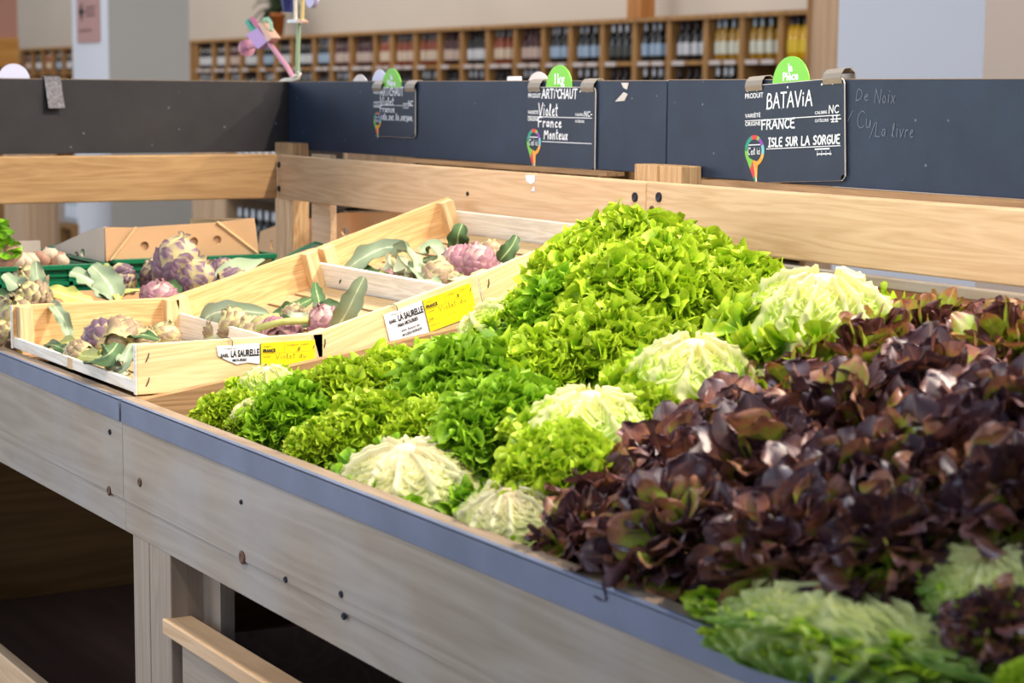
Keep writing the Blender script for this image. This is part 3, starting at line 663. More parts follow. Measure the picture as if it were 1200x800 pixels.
# loose leaves
UPV = (0.6, -0.4, 0.7)
leaf('broad silvery leaf standing behind the front crate, with pale rib', [inb(128, 352, -3.22), inb(118, 340, -3.24), inb(100, 326, -3.27), inb(82, 319, -3.29)], 0.054, (0.8, 0.3, 0.5), 'grey')
leaf('second broad silvery leaf, right of the first behind the front crate', [inb(132, 352, -3.21), inb(130, 338, -3.23), inb(120, 324, -3.26), inb(107, 311, -3.28)], 0.05, (0.9, -0.3, 0.4), 'grey')
leaf('pointed grey leaf standing up beside the hanging stalk', [inb(56, 350, -3.2), inb(48, 338, -3.22), inb(44, 325, -3.24), inb(42, 305, -3.25)], 0.03, (0.9, -0.4, 0.2), 'grey')
leaf('long grey leaf leaning far left over the pile', [inb(60, 352, -3.2), inb(40, 342, -3.23), inb(20, 335, -3.26), inb(4, 321, -3.28)], 0.042, (0.4, -0.3, 0.9), 'grey')
leaf('yellow-green leaf lying along the back board of the front crate', [inb(55, 340, -3.22), inb(75, 345, -3.21), inb(92, 350, -3.2), inb(110, 353, -3.2)], 0.034, UPV, 'yellow')
leaf('dark green leaf at the left edge, above the crate corner', [inb(24, 356, -3.22), inb(12, 350, -3.24), inb(2, 347, -3.26), inb(-12, 343, -3.28)], 0.03, UPV, 'dark')
leaf('dark green leaf low at the left edge, beside the crate corner', [inb(16, 400, -3.2), inb(8, 395, -3.21), inb(-4, 388, -3.22), inb(-14, 385, -3.22)], 0.04, UPV, 'dark')
leaf('grey stalk hanging over the back board into the front crate', [inb(60, 354, -3.15), inb(66, 362, -3.12), inb(75, 375, -3.1), inb(80, 390, -3.09), inb(84, 409, -3.06)], 0.022, (1, -0.3, 0.3), 'grey', 0.3, 0.5)
leaf('olive leaf curling in an arc beside the pinkish artichoke', [inb(138, 353, -3.2), inb(140, 343, -3.22), inb(155, 340, -3.25), inb(178, 341, -3.26)], 0.02, (0.3, 0, 1), 'yellow', 0.05, 0.1)
leaf('green leaf curling up between the pinkish and the egg-shaped artichoke', [inb(201, 352, -3.2), inb(206, 344, -3.21), inb(202, 334, -3.23), inb(190, 333, -3.25)], 0.024, (0.6, -0.5, 0.5), 'dark', 0.05, 0.15)
leaf('long folded silvery leaf rising to the right above the crate boards', [inb(232, 350, -3.2), inb(255, 338, -3.22), inb(285, 320, -3.26), inb(316, 306, -3.3)], 0.06, (0.5, -0.7, 0.6), 'grey', 0.15, 0.7)
leaf('green ruffled leaf under the folded one', [inb(226, 352, -3.18), inb(238, 345, -3.19), inb(250, 340, -3.21), inb(262, 333, -3.23)], 0.026, (0.5, -0.7, 0.6), 'yellow', 0.3, 0.2)
leaf('grey-green leaf fanned over the front crate artichoke', [inc(c1, 98, 421, 0.014), inc(c1, 118, 420, 0.034), inc(c1, 131, 412, 0.046), inc(c1, 138, 402, 0.05)], 0.036, (0.8, -0.3, 0.5), 'dark')
leaf('yellowish leaf at the front of the front crate', [inc(c1, 88, 416, 0.014), inc(c1, 104, 418, 0.026), inc(c1, 118, 418, 0.034), inc(c1, 128, 412, 0.036)], 0.026, (0.6, -0.6, 0.5), 'yellow')
leaf('pale leaf leaning against the near board of the front crate', [inc(c1, 143, 432, 0.02), inc(c1, 146, 425, 0.034), inc(c1, 150, 412, 0.045), inc(c1, 156, 402, 0.052)], 0.026, (0.7, -0.6, 0.4), 'grey')
leaf('green leaf behind the artichokes in the front crate', [inc(c1, 150, 400, 0.03), inc(c1, 160, 394, 0.045), inc(c1, 170, 393, 0.05), inc(c1, 186, 398, 0.045)], 0.024, (0.6, -0.2, 0.8), 'dark')
for k, (x0, y0, x1, y1) in enumerate(((116, 426, 150, 434), (126, 429, 152, 439), (52, 404, 90, 414), (104, 421, 134, 425))):
    leaf(('dry grey leaf scrap by the near corner of the front crate', 'crumpled pale leaf scrap by the near corner of the front crate', 'thin dark leaf scrap at the left of the front crate', 'narrow leaf scrap at the front of the front crate')[k],
         [inc(c1, x0, y0, 0.012), inc(c1, x0 * .67 + x1 * .33, y0 * .67 + y1 * .33 - 2, 0.02), inc(c1, x0 * .33 + x1 * .67, y0 * .33 + y1 * .67, 0.018), inc(c1, x1, y1, 0.012)], 0.018, (0.5, -0.5, 0.7), ('grey', 'white', 'dark', 'yellow')[k], 0.35, 0.3)
leaf('broad grey-green leaf arching across the middle crate', [inc(c2, 235, 393, 0.01), inc(c2, 243, 372, 0.045), inc(c2, 270, 364, 0.06), inc(c2, 315, 368, 0.05)], 0.04, (0.5, -0.8, 0.4), 'grey', 0.05, 0.15)
leaf('tall dark leaf standing up at the right of the middle crate', [inc(c2, 391, 388, 0.02), inc(c2, 404, 370, 0.05), inc(c2, 416, 346, 0.08), inc(c2, 427, 324, 0.105)], 0.036, (0.9, -0.4, 0.2), 'grey', 0.06, 0.2)
leaf('narrow dark leaf against the corner post of the middle crate', [inc(c2, 372, 372, 0.03), inc(c2, 374, 355, 0.05), inc(c2, 371, 342, 0.06), inc(c2, 369, 331, 0.07)], 0.022, (0.9, -0.4, 0.2), 'dark', 0.06, 0.2)
leaf('dark leaf bending right behind the purple artichoke of the middle crate', [inc(c2, 374, 372, 0.03), inc(c2, 380, 362, 0.045), inc(c2, 390, 360, 0.045), inc(c2, 402, 366, 0.035)], 0.028, (0.7, -0.4, 0.6), 'dark')
leaf('green leaves in the gap below the pine board of the middle crate', [inc(c2, 318, 372, 0.02), inc(c2, 335, 364, 0.025), inc(c2, 350, 358, 0.025), inc(c2, 366, 350, 0.02)], 0.024, (0.8, -0.4, 0.4), 'dark', 0.3)
leaf('long grey-green leaf arching over the left of the rearmost crate', [inc(c3, 396, 328, 0.01), inc(c3, 420, 306, 0.045), inc(c3, 450, 291, 0.06), inc(c3, 480, 290, 0.06)], 0.04, (0.5, -0.7, 0.5), 'grey')
leaf('pale curved leaf with a white rim in the rearmost crate', [inc(c3, 462, 290, 0.06), inc(c3, 480, 292, 0.07), inc(c3, 489, 308, 0.05), inc(c3, 490, 338, 0.015)], 0.032, (0.8, 0.4, 0.5), 'grey', 0.04, 0.1)
leaf('curled white leaf bending over the purple artichoke of the rearmost crate', [inc(c3, 450, 314, 0.04), inc(c3, 456, 305, 0.055), inc(c3, 464, 314, 0.045), inc(c3, 466, 340, 0.01)], 0.032, (0.8, 0.5, 0.4), 'white', 0.2, 0.2)
leaf('crinkled white leaf in the middle of the rearmost crate', [inc(c3, 463, 300, 0.05), inc(c3, 475, 312, 0.045), inc(c3, 482, 325, 0.03), inc(c3, 482, 342, 0.012)], 0.044, (0.8, 0.2, 0.6), 'white', 0.4, 0.2)
leaf('grey leaf falling forward to the near board of the rearmost crate', [inc(c3, 480, 306, 0.05), inc(c3, 497, 324, 0.04), inc(c3, 510, 335, 0.028), inc(c3, 520, 342, 0.015)], 0.03, (0.7, -0.3, 0.7), 'grey')
leaf('grey-green leaf bending over the cream artichoke, rearmost crate', [inc(c3, 492, 296, 0.05), inc(c3, 506, 289, 0.055), inc(c3, 518, 296, 0.05), inc(c3, 524, 318, 0.03)], 0.03, (0.7, -0.2, 0.7), 'grey')
leaf('dark leaf standing against the far corner of the rearmost crate', [inc(c3, 538, 302, 0.03), inc(c3, 536, 288, 0.05), inc(c3, 537, 275, 0.07), inc(c3, 542, 262, 0.085)], 0.038, (0.9, -0.3, 0.3), 'dark')
leaf('small dark leaf leaning on the white back slat of the rearmost crate', [inc(c3, 585, 306, 0.03), inc(c3, 592, 298, 0.04), inc(c3, 600, 288, 0.05), inc(c3, 606, 276, 0.062)], 0.028, (0.9, -0.3, 0.3), 'dark')
leaf('pale leaf tip pointing at the near board of the rearmost crate', [inc(c3, 524, 322, 0.03), inc(c3, 535, 328, 0.028), inc(c3, 546, 331, 0.024), inc(c3, 556, 334, 0.018)], 0.022, (0.6, -0.3, 0.8), 'grey')

# more of the filling of the crates
for lb, c_, pts, wd, nn, kd in (
 ('broad pale leaf lying along the near board of the middle crate', c2, ((240, 396, .012), (262, 390, .03), (290, 391, .026), (318, 395, .014)), .034, (0.6, -0.5, 0.7), 'white'),
 ('green leaf lying under the cut stalks of the middle crate', c2, ((300, 396, .014), (322, 384, .03), (345, 380, .03), (368, 378, .02)), .034, (0.5, -0.5, 0.8), 'dark'),
 ('yellowish leaf at the far left of the middle crate', c2, ((232, 388, .01), (244, 380, .03), (262, 376, .036), (284, 374, .03)), .026, (0.5, -0.5, 0.8), 'yellow'),
 ('pale leaf behind the pink artichokes of the middle crate', c2, ((318, 388, .012), (334, 378, .03), (352, 372, .034), (370, 372, .024)), .03, (0.5, -0.4, 0.8), 'white'),
 ('dark leaf lying at the left of the rearmost crate', c3, ((394, 332, .012), (408, 322, .026), (426, 318, .03), (446, 322, .02)), .036, (0.5, -0.5, 0.8), 'dark'),
 ('yellowish leaf under the arching leaf of the rearmost crate', c3, ((410, 334, .01), (430, 326, .024), (448, 326, .026), (470, 334, .014)), .03, (0.5, -0.5, 0.8), 'yellow'),
 ('pale leaf lying between the artichokes of the rearmost crate', c3, ((494, 340, .012), (508, 328, .028), (524, 322, .03), (540, 324, .02)), .034, (0.5, -0.5, 0.8), 'white'),
 ('green leaf at the far side of the rearmost crate', c3, ((490, 308, .01), (506, 304, .03), (522, 302, .034), (540, 306, .02)), .034, (0.5, -0.5, 0.8), 'dark'),
 ('grey leaf right of the purple pair in the rearmost crate', c3, ((566, 322, .012), (580, 312, .024), (594, 306, .026), (610, 304, .016)), .034, (0.5, -0.5, 0.8), 'grey'),
 ('dark leaf low at the back of the front crate', c1, ((104, 404, .012), (118, 398, .026), (134, 396, .03), (152, 400, .02)), .03, (0.5, -0.5, 0.8), 'dark'),
 ('yellowish leaf beside the hanging stalk in the front crate', c1, ((60, 405, .01), (76, 402, .022), (92, 404, .026), (108, 410, .02)), .026, (0.5, -0.5, 0.8), 'yellow'),
):
    leaf(lb, [inc(c_, *q) for q in pts], wd, nn, kd, 0.2, 0.2)
artichoke('half-hidden cream artichoke at the back left of the middle crate', inc(c2, 258, 388, 0.022), 0.042, (-0.4, 0.3, 0.7), 0, 1.1)
artichoke('olive artichoke between the cut stalks and the pine board, middle crate', inc(c2, 345, 374, 0.02), 0.04, (-0.4, 0.3, 0.7), 0, 1.1)
artichoke('cream artichoke under the crinkled white leaf, rearmost crate', inc(c3, 476, 332, 0.018), 0.042, (-0.4, 0.3, 0.7), 0, 1.1)
artichoke('olive artichoke behind the pair of purple ones, rearmost crate', inc(c3, 575, 300, 0.02), 0.042, (-0.4, 0.3, 0.7), 0, 1.1)

# ---- cardboard bay, green crates, cardboard boxes, garlic
def holes_board(name, corners, holes, mat, root, thick):
    """board with round holes: a polygon outline in its plane (list of 3D points), hole centres and radii in 3D"""
    o = corners[0]; ex = (corners[1] - corners[0]).normalized(); n = ex.cross(corners[-1] - corners[0]).normalized(); ey = n.cross(ex)
    cv = bpy.data.curves.new(name, 'CURVE'); cv.dimensions = '2D'; cv.fill_mode = 'BOTH'; cv.extrude = thick / 2
    def poly(p2):
        s = cv.splines.new('POLY'); s.points.add(len(p2) - 1)
        for q, p in zip(s.points, p2): q.co = (p[0], p[1], 0, 1)
        s.use_cyclic_u = True
    poly([((c - o).dot(ex), (c - o).dot(ey)) for c in corners])
    for c, rx, ry in holes:
        x, y = (c - o).dot(ex), (c - o).dot(ey); poly([(x + rx * math.cos(a), y + ry * math.sin(a)) for a in [2 * math.pi * k / 16 for k in range(16)]])
    ob = bpy.data.objects.new('tmp', cv); COL.objects.link(ob); bpy.context.view_layer.update()
    me = bpy.data.meshes.new_from_object(ob.evaluated_get(bpy.context.evaluated_depsgraph_get())); bpy.data.objects.remove(ob)
    me.materials.clear(); mt = Matrix((ex, ey, n)).transposed().to_4x4(); mt.translation = o; me.transform(mt)
    return link(name, me, mat, root, world=True)
tray = empty('cardboard_tray', (-3.3, 1.3, 0.75)); tag(tray, 'open cardboard tray holding the loose artichokes behind the crates', 'tray')
mb = MB(); mb.box((-3.46, 0.98, 0.755), (-3.145, 1.72, 0.759)); wpart('base', mb, M['cardboard'], tray)
mb = MB(); mb.box((-3.465, 0.98, 0.755), (-3.46, 1.72, 0.836)); wpart('wall', mb, M['cardboard'], tray)
def green_crate(label, y0, y1, ztop, x0=-3.87, x1=-3.5):
    t = empty('green_crate', ((x0 + x1) / 2, (y0 + y1) / 2, ztop - 0.09)); tag(t, label, 'crate', 'green plastic crates')
    mb = MB(); zb = ztop - 0.12
    mb.box((x0, y0, zb), (x1, y1, zb + 0.006))
    wpart('base', mb, M['green_plastic'], t)
    for (a, b) in (((x1 - 0.006, y0), (x1, y1)), ((x0, y0), (x0 + 0.006, y1)), ((x0, y0), (x1, y0 + 0.006)), ((x0, y1 - 0.006), (x1, y1))):
        mb = MB(); mb.box((a[0], a[1], zb), (b[0], b[1], ztop - 0.004)); wpart('wall', mb, M['green_plastic'], t)
    mb = MB()
    mb.box((x1 - 0.004, y0 - 0.004, ztop - 0.009), (x1 + 0.008, y1 + 0.004, ztop), 0.001); mb.box((x0 - 0.008, y0 - 0.004, ztop - 0.009), (x0 + 0.004, y1 + 0.004, ztop), 0.001)
    mb.box((x0, y0 - 0.004, ztop - 0.009), (x1, y0 + 0.006, ztop), 0.001); mb.box((x0, y1 - 0.006, ztop - 0.009), (x1, y1 + 0.004, ztop), 0.001); wpart('rim', mb, M['green_plastic'], t)
    mb = MB(); n = int((y1 - y0) / 0.06)
    for i in range(n + 1): y = y0 + (y1 - y0 - 0.008) * i / n; mb.box((x1, y, zb), (x1 + 0.006, y + 0.008, ztop - 0.008))
    mb.box((x1, y0, ztop - 0.038), (x1 + 0.006, y1, ztop - 0.031)); mb.box((x1, y0, ztop - 0.022), (x1 + 0.004, y1, ztop - 0.018)); wpart('ribs', mb, M['green_plastic'], t)
    return t
gc1 = green_crate('green plastic crate of garlic at the far left, below the end rail', 0.97, 1.245, 0.882)
gc2 = green_crate('green plastic crate under the large cardboard box, right of the garlic', 1.262, 1.585, 0.888)
# cardboard box with trapezium flap standing in the second green crate
bx = empty('cardboard_box', (-3.68, 1.42, 0.8)); tag(bx, 'brown cardboard box with three round holes in its folded front flap', 'box', 'cardboard boxes')
FX = -3.512
c = [at_x(x, y, FX) for x, y in ((128, 306), (302, 297), (270, 263), (255, 261), (158, 267))]
holes_board('front_flap', c, [(at_x(169, 288, FX), 0.0085, 0.0085), (at_x(227, 283, FX), 0.0085, 0.0085), (at_x(254, 281, FX), 0.0085, 0.0085)], M['cardboard'], bx, 0.004)
c = [at_x(x, y, FX - 0.006) for x, y in ((124, 306), (303, 298), (297, 256), (252, 260.5), (158, 266.5), (123, 266))]
holes_board('front_wall', c, [], M['cardboard'], bx, 0.004)
for seg in (((130, 305), (160, 266)), ((254, 260), (301, 296))):
    a = at_x(*seg[0], FX + 0.003); b = at_x(*seg[1], FX + 0.003); mb = MB(); mb.tube([a, b], 0.003, 6); wpart('fold_edge', mb, M['cardboard_edge'], bx)
Yc = at_x(124, 290, FX - 0.006).y
c = [at_y(x, y, Yc) for x, y in ((124, 309), (72, 314), (62, 300), (66, 288), (104, 270), (123, 265.5))]
o_ = holes_board('side_wall', c, [(at_y(84, 302, Yc), 0.012, 0.008), (at_y(91, 299, Yc), 0.012, 0.008), (at_y(98, 296, Yc), 0.012, 0.008)], M['cardboard_grey'], bx, 0.004); o_['label'] = 'grey side wall with three oval holes'
a2 = at_x(303, 298, FX - 0.006); b2 = at_x(297, 256, FX - 0.006)
c = [a2, a2 + Vector((-0.33, 0, 0)), b2 + Vector((-0.33, 0, -0.02)), b2]; holes_board('side_wall', c, [], M['cardboard'], bx, 0.004)
# shallow grey tray of garlic standing in the first green crate
gb = empty('garlic_tray', (-3.68, 1.11, 0.86)); tag(gb, 'shallow grey cardboard tray under the garlic at the left', 'tray')
mb = MB(); mb.box((-3.86, 0.985, 0.858), (-3.515, 1.235, 0.862)); wpart('base', mb, M['cardboard_grey'], gb)
mb = MB(); mb.box((-3.864, 0.985, 0.858), (-3.86, 1.235, 0.9)); wpart('rear_wall', mb, M['cardboard_grey'], gb)
# box behind the posts
b3 = empty('cardboard_box', (-3.6, 1.7, 0.8)); tag(b3, 'plain brown cardboard box partly behind the corner posts, under the back rail', 'box', 'cardboard boxes')
BY = 1.775
c = [at_y(x, y, 1.9) for x, y in ((300, 309), (500, 321), (500, 262), (476, 248), (400, 249), (330, 262), (306, 271))]
holes_board('front_wall', c, [(at_y(405, 271, 1.9), 0.018, 0.009), (at_y(319, 287, 1.9), 0.006, 0.012)], M['cardboard'], b3, 0.004)
c = [p + Vector((0, 0.25, 0)) for p in c]; holes_board('rear_wall', c, [], M['cardboard'], b3, 0.004)
mb = MB(); p0 = at_y(302, 309, 1.9); p1 = at_y(500, 321, 1.9); mb.box((p0.x, 1.9, p0.z), (p1.x, 2.15, p0.z + 0.004)); wpart('base', mb, M['cardboard'], b3)
# green folded lid lying by the post
ld = empty('plastic_lid', at_x(345, 300, -3.45)); tag(ld, 'dark green plastic lid leaning by the corner post behind the crates', 'lid')
q = [at_x(*p, X) for p, X in (((308, 318), -3.38), ((392, 291), -3.25), ((370, 284), -3.55), ((352, 292), -3.55))]
mb = MB(); mb.prism(q, (0, 0, -0.006)); wpart('lid_panel', mb, M['teal_plastic'], ld)
mb = MB(); mb.tube(q + [q[0]], 0.003, 6); wpart('lid_rim', mb, M['green_plastic'], ld)
# garlic bulbs and greens
M['garlic'] = plain('garlic_skin', (216, 192, 162), 0.6, noise=0.25, nscale=60); M['garlic2'] = plain('garlic_pink_skin', (176, 132, 108), 0.6, noise=0.3, nscale=70)
def garlic_mesh():
    V = []; F = []; nr, nc = 9, 24
    prof = [(.05, -.36), (.3, -.36), (.46, -.2), (.5, 0), (.42, .18), (.22, .3), (.1, .36), (.07, .42), (.05, .48)]
    for r_, z in prof:
        for k in range(nc):
            a = 2 * math.pi * k / nc; rr = r_ * (1 + .1 * abs(math.sin(4 * a)) * (1 if r_ > .2 else 0)); V.append((rr * math.cos(a), rr * math.sin(a), z))
    for i in range(nr - 1):
        for k in range(nc): F.append((i * nc + k, i * nc + (k + 1) % nc, (i + 1) * nc + (k + 1) % nc, (i + 1) * nc + k))
    return np_mesh('garlic_bulb', V, F)
gm = [garlic_mesh(), garlic_mesh()]; gm[0].materials.append(M['garlic']); gm[1].materials.append(M['garlic2'])
gl = [(3, 300, .05, 1, 'at the left edge of the photo'), (12, 296, .05, 1, 'under the green leaves'), (21, 303, .036, 0, 'just right of the green leaves'), (30, 306, .034, 0, 'in front of the grey box rim, second pale one'), (38, 304, .034, 0, 'in the middle of the row'), (49, 302, .036, 1, 'pinkish, in the middle of the row'), (57, 299, .036, 0, 'white-topped, raised above the row'), (66, 304, .036, 1, 'left of the oval holes'), (72, 304, .03, 0, 'nearest to the oval holes')]
for px, py, d, k, wh in gl:
    o = bpy.data.objects.new('garlic_bulb', gm[k]); COL.objects.link(o); o.location = at_x(px, py, -3.56 + rnd.uniform(-.015, .0)); o.scale = (d,) * 3
    o.rotation_euler = (rnd.uniform(-.9, .9), rnd.uniform(-.9, .9), rnd.uniform(0, 6)); tag(o, ('cream', 'brownish')[k] + ' garlic bulb ' + wh, 'garlic', 'garlic bulbs')
V = []; F = []
for i in range(46):
    c = at_x(rnd.uniform(-6, 24), 0, -3.56); py = rnd.uniform(262, 302) + max(0, 0); c = at_x(rnd.uniform(-8, 8 + (py - 262) * .4), py, -3.54 - rnd.uniform(0, .05))
    a = Vector((rnd.uniform(-1, 1), rnd.uniform(-1, 1), rnd.uniform(-.3, 1))).normalized(); s = a.orthogonal().normalized(); n = a.cross(s); ln = .014
    q = len(V)
    for k in range(5):
        u = k / 4; wv = .008 * math.sin(math.pi * min(.97, u * .9 + .08))
        for t in (-1, 0, 1): V.append(c + a * (ln * (u * 2 - 1)) + s * (wv * t) + n * (.003 * t * t + .004 * u * u))
    for k in range(4):
        for t in (0, 1): F.append((q + k * 3 + t, q + k * 3 + t + 1, q + k * 3 + t + 4, q + k * 3 + t + 3))
hb = link('leafy_herb', np_mesh('leafy_herb', V, F), plain('fresh_leaf_green', (136, 190, 30), 0.5)); tag(hb, 'bunch of small bright green leaves above the garlic at the left edge', 'greens')
# ---------------------------------------------------------------- lettuces
def leafy(name, stops, vary=0.06, rough=0.45, spec=0.35, trans=0.25, nscale=40, namt=0.3, rib=None, ribw=0.05, veins=False, tone=0.0):
    """leaf material; stops = colours from base (v=0) to margin (v=1)"""
    m, N, L, P = newmat(name)
    uv = N.new('ShaderNodeUVMap'); sp = N.new('ShaderNodeSeparateXYZ'); L.new(uv.outputs[0], sp.inputs[0])
    t = N.new('ShaderNodeTexCoord'); n = N.new('ShaderNodeTexNoise'); n.inputs['Scale'].default_value = nscale; n.inputs['Detail'].default_value = 4; L.new(t.outputs['Object'], n.inputs['Vector'])
    sb = N.new('ShaderNodeMath'); sb.operation = 'SUBTRACT'; sb.inputs[1].default_value = 0.5; L.new(n.outputs['Fac'], sb.inputs[0])
    ma = N.new('ShaderNodeMath'); ma.operation = 'MULTIPLY_ADD'; ma.inputs[1].default_value = namt; L.new(sb.outputs[0], ma.inputs[0]); L.new(sp.outputs['Y'], ma.inputs[2])
    fac = ma.outputs[0]
    if tone:
        at = N.new('ShaderNodeAttribute'); at.attribute_name = 'tone'; tm = N.new('ShaderNodeMath'); tm.operation = 'MULTIPLY_ADD'; tm.inputs[1].default_value = tone; L.new(at.outputs['Fac'], tm.inputs[0]); L.new(ma.outputs[0], tm.inputs[2])
        tb = N.new('ShaderNodeMath'); tb.operation = 'SUBTRACT'; tb.inputs[1].default_value = tone / 2; L.new(tm.outputs[0], tb.inputs[0]); fac = tb.outputs[0]
    r = N.new('ShaderNodeValToRGB'); r.color_ramp.elements[0].position = stops[0][0]; r.color_ramp.elements[0].color = s2l(stops[0][1])
    r.color_ramp.elements[1].position = stops[-1][0]; r.color_ramp.elements[1].color = s2l(stops[-1][1])
    for p, c in stops[1:-1]: e = r.color_ramp.elements.new(p); e.color = s2l(c)
    L.new(fac, r.inputs['Fac']); out = r.outputs['Color']
    if rib:
        d = N.new('ShaderNodeMath'); d.operation = 'SUBTRACT'; d.inputs[1].default_value = 0.5; L.new(sp.outputs['X'], d.inputs[0])
        ab = N.new('ShaderNodeMath'); ab.operation = 'ABSOLUTE'; L.new(d.outputs[0], ab.inputs[0])
        if veins:   # side veins: chevrons of (v - k|u|)
            k = N.new('ShaderNodeMath'); k.operation = 'MULTIPLY_ADD'; k.inputs[1].default_value = -1.15; L.new(ab.outputs[0], k.inputs[0]); L.new(sp.outputs['Y'], k.inputs[2])
            f = N.new('ShaderNodeMath'); f.operation = 'MULTIPLY'; f.inputs[1].default_value = 9.0; L.new(k.outputs[0], f.inputs[0])
            g = N.new('ShaderNodeMath'); g.operation = 'PINGPONG'; g.inputs[1].default_value = 0.5; L.new(f.outputs[0], g.inputs[0])
            mn = N.new('ShaderNodeMath'); mn.operation = 'MULTIPLY_ADD'; mn.inputs[1].default_value = 0.35; mn.inputs[2].default_value = 0.0; L.new(g.outputs[0], mn.inputs[0])
            mi = N.new('ShaderNodeMath'); mi.operation = 'MINIMUM'; L.new(mn.outputs[0], mi.inputs[0]); L.new(ab.outputs[0], mi.inputs[1]); src = mi.outputs[0]
        else: src = ab.outputs[0]
        rr = N.new('ShaderNodeValToRGB'); rr.color_ramp.elements[0].position = ribw * 0.5; rr.color_ramp.elements[0].color = (1, 1, 1, 1); rr.color_ramp.elements[1].position = ribw; rr.color_ramp.elements[1].color = (0, 0, 0, 1)
        L.new(src, rr.inputs['Fac'])
        fade = N.new('ShaderNodeMath'); fade.operation = 'MULTIPLY_ADD'; fade.inputs[1].default_value = -0.75; fade.inputs[2].default_value = 0.95; L.new(sp.outputs['Y'], fade.inputs[0])
        fm = N.new('ShaderNodeMath'); fm.operation = 'MULTIPLY'; fm.use_clamp = True; L.new(rr.outputs['Color'], fm.inputs[0]); L.new(fade.outputs[0], fm.inputs[1])
        mk = N.new('ShaderNodeMix'); mk.data_type = 'RGBA'; L.new(fm.outputs[0], mk.inputs['Factor']); L.new(out, mk.inputs['A']); mk.inputs['B'].default_value = s2l(rib); out = mk.outputs['Result']
    oi = N.new('ShaderNodeObjectInfo'); hs = N.new('ShaderNodeHueSaturation')
    mr = N.new('ShaderNodeMapRange'); mr.inputs['To Min'].default_value = 1 - 2 * vary; mr.inputs['To Max'].default_value = 1 + 2 * vary; L.new(oi.outputs['Random'], mr.inputs['Value']); L.new(mr.outputs[0], hs.inputs['Value'])
    L.new(out, hs.inputs['Color']); L.new(hs.outputs[0], P.inputs['Base Color'])
    P.inputs['Roughness'].default_value = rough; P.inputs['Specular IOR Level'].default_value = spec
    tr = N.new('ShaderNodeBsdfTranslucent'); L.new(hs.outputs[0], tr.inputs['Color'])
    mx = N.new('ShaderNodeMixShader'); mx.inputs[0].default_value = trans
    o = N['Material Output']; L.new(P.outputs[0], mx.inputs[1]); L.new(tr.outputs[0], mx.inputs[2]); L.new(mx.outputs[0], o.inputs['Surface'])
    return m
M['frill'] = leafy('frilly_green_leaf', [(0.0, (190, 200, 110)), (0.45, (96, 142, 18)), (0.8, (128, 172, 18)), (1.0, (182, 202, 48))], nscale=30)
M['frill_deep'] = leafy('frilly_deep_green_leaf', [(0.0, (180, 196, 100)), (0.4, (76, 128, 24)), (0.8, (104, 158, 24)), (1.0, (150, 188, 40))], nscale=30)
M['wrap'] = leafy('lettuce_outer_leaf', [(0.0, (234, 226, 170)), (0.12, (206, 206, 108)), (0.32, (164, 184, 58)), (0.62, (134, 170, 34)), (1.0, (92, 142, 18))], rib=(234, 228, 172), ribw=0.055, veins=True, nscale=26, namt=0.35)
M['wrap_pale'] = leafy('lettuce_pale_leaf', [(0.0, (240, 226, 186)), (0.3, (212, 206, 138)), (0.65, (170, 182, 92)), (1.0, (92, 132, 40))], rib=(236, 230, 190), ribw=0.055, veins=True, nscale=26, namt=0.5)
M['red'] = leafy('red_oakleaf', [(0.05, (156, 174, 56)), (0.34, (148, 140, 58)), (0.48, (164, 108, 74)), (0.68, (124, 76, 66)), (1.0, (74, 48, 54))], rough=0.4, spec=0.5, trans=0.15, nscale=14, namt=0.6, rib=(168, 128, 100), ribw=0.03, tone=0.85)
M['red_green'] = leafy('red_and_green_oakleaf', [(0.1, (170, 186, 60)), (0.45, (132, 146, 42)), (0.62, (156, 108, 56)), (0.82, (130, 74, 58)), (1.0, (92, 52, 50))], rough=0.34, spec=0.5, trans=0.18, nscale=14, namt=0.6, rib=(190, 170, 110), ribw=0.03, tone=0.8)
M['wrap_green'] = leafy('lettuce_green_outer_leaf', [(0.0, (228, 220, 156)), (0.3, (200, 202, 112)), (0.65, (164, 178, 80)), (1.0, (104, 142, 46))], rib=(206, 206, 140), ribw=0.05, veins=True, nscale=26, namt=0.5)
M['butt'] = plain('cut_lettuce_base', (226, 204, 160), 0.6, noise=0.12, nscale=70)

def quads(nr, nc, off=0):
    i = np.arange(nr - 1)[:, None] * nc + np.arange(nc - 1)[None, :] + off
    return np.stack([i, i + 1, i + nc + 1, i + nc], -1).reshape(-1, 4)
def frill_leaf(g, L_, A, waves, amp, rows=8, cols=58):
    s = np.linspace(0, 1, rows)[:, None]; t = np.linspace(-1, 1, cols)[None, :]
    p1, p2, p3, p4 = g.uniform(0, 6.28, 4)
    ang = A * t * (0.55 + 0.45 * s)
    ph = waves * np.pi * t + p1 + 0.9 * np.sin(3.1 * t + p2)
    env = s ** 2.6
    rr = L_ * s * (1 - 0.16 * t * t * s) * (1 + 0.07 * np.sin(2.7 * t * np.pi + p4) * s ** 2) + amp * 0.55 * env * np.sin(2 * ph + p3)
    x = rr * np.sin(ang) + amp * 0.75 * env * np.sin(2 * ph + p2) * np.cos(ang)
    z = rr * np.cos(ang)
    y = amp * env * np.sin(ph) + amp * 0.55 * env * s * np.sin(2.37 * ph + p3) - L_ * 0.22 * s ** 3 + L_ * .18 * (t * t) * s * (1 - .4 * s) + 0.012 * L_ * np.sin(9 * s + 5 * t + p4)
    return np.stack([x + 0 * s, y, z], -1).reshape(-1, 3), np.stack([(t * .5 + .5) + 0 * s, s + 0 * t], -1).reshape(-1, 2), rows, cols
def orient(P, base, d, nrm):
    d = d / np.linalg.norm(d); sd = np.cross(nrm, d); sd /= np.linalg.norm(sd); nn = np.cross(d, sd)
    return base + P[:, :1] * sd + P[:, 1:2] * nn + P[:, 2:3] * d
GA = 2.39996
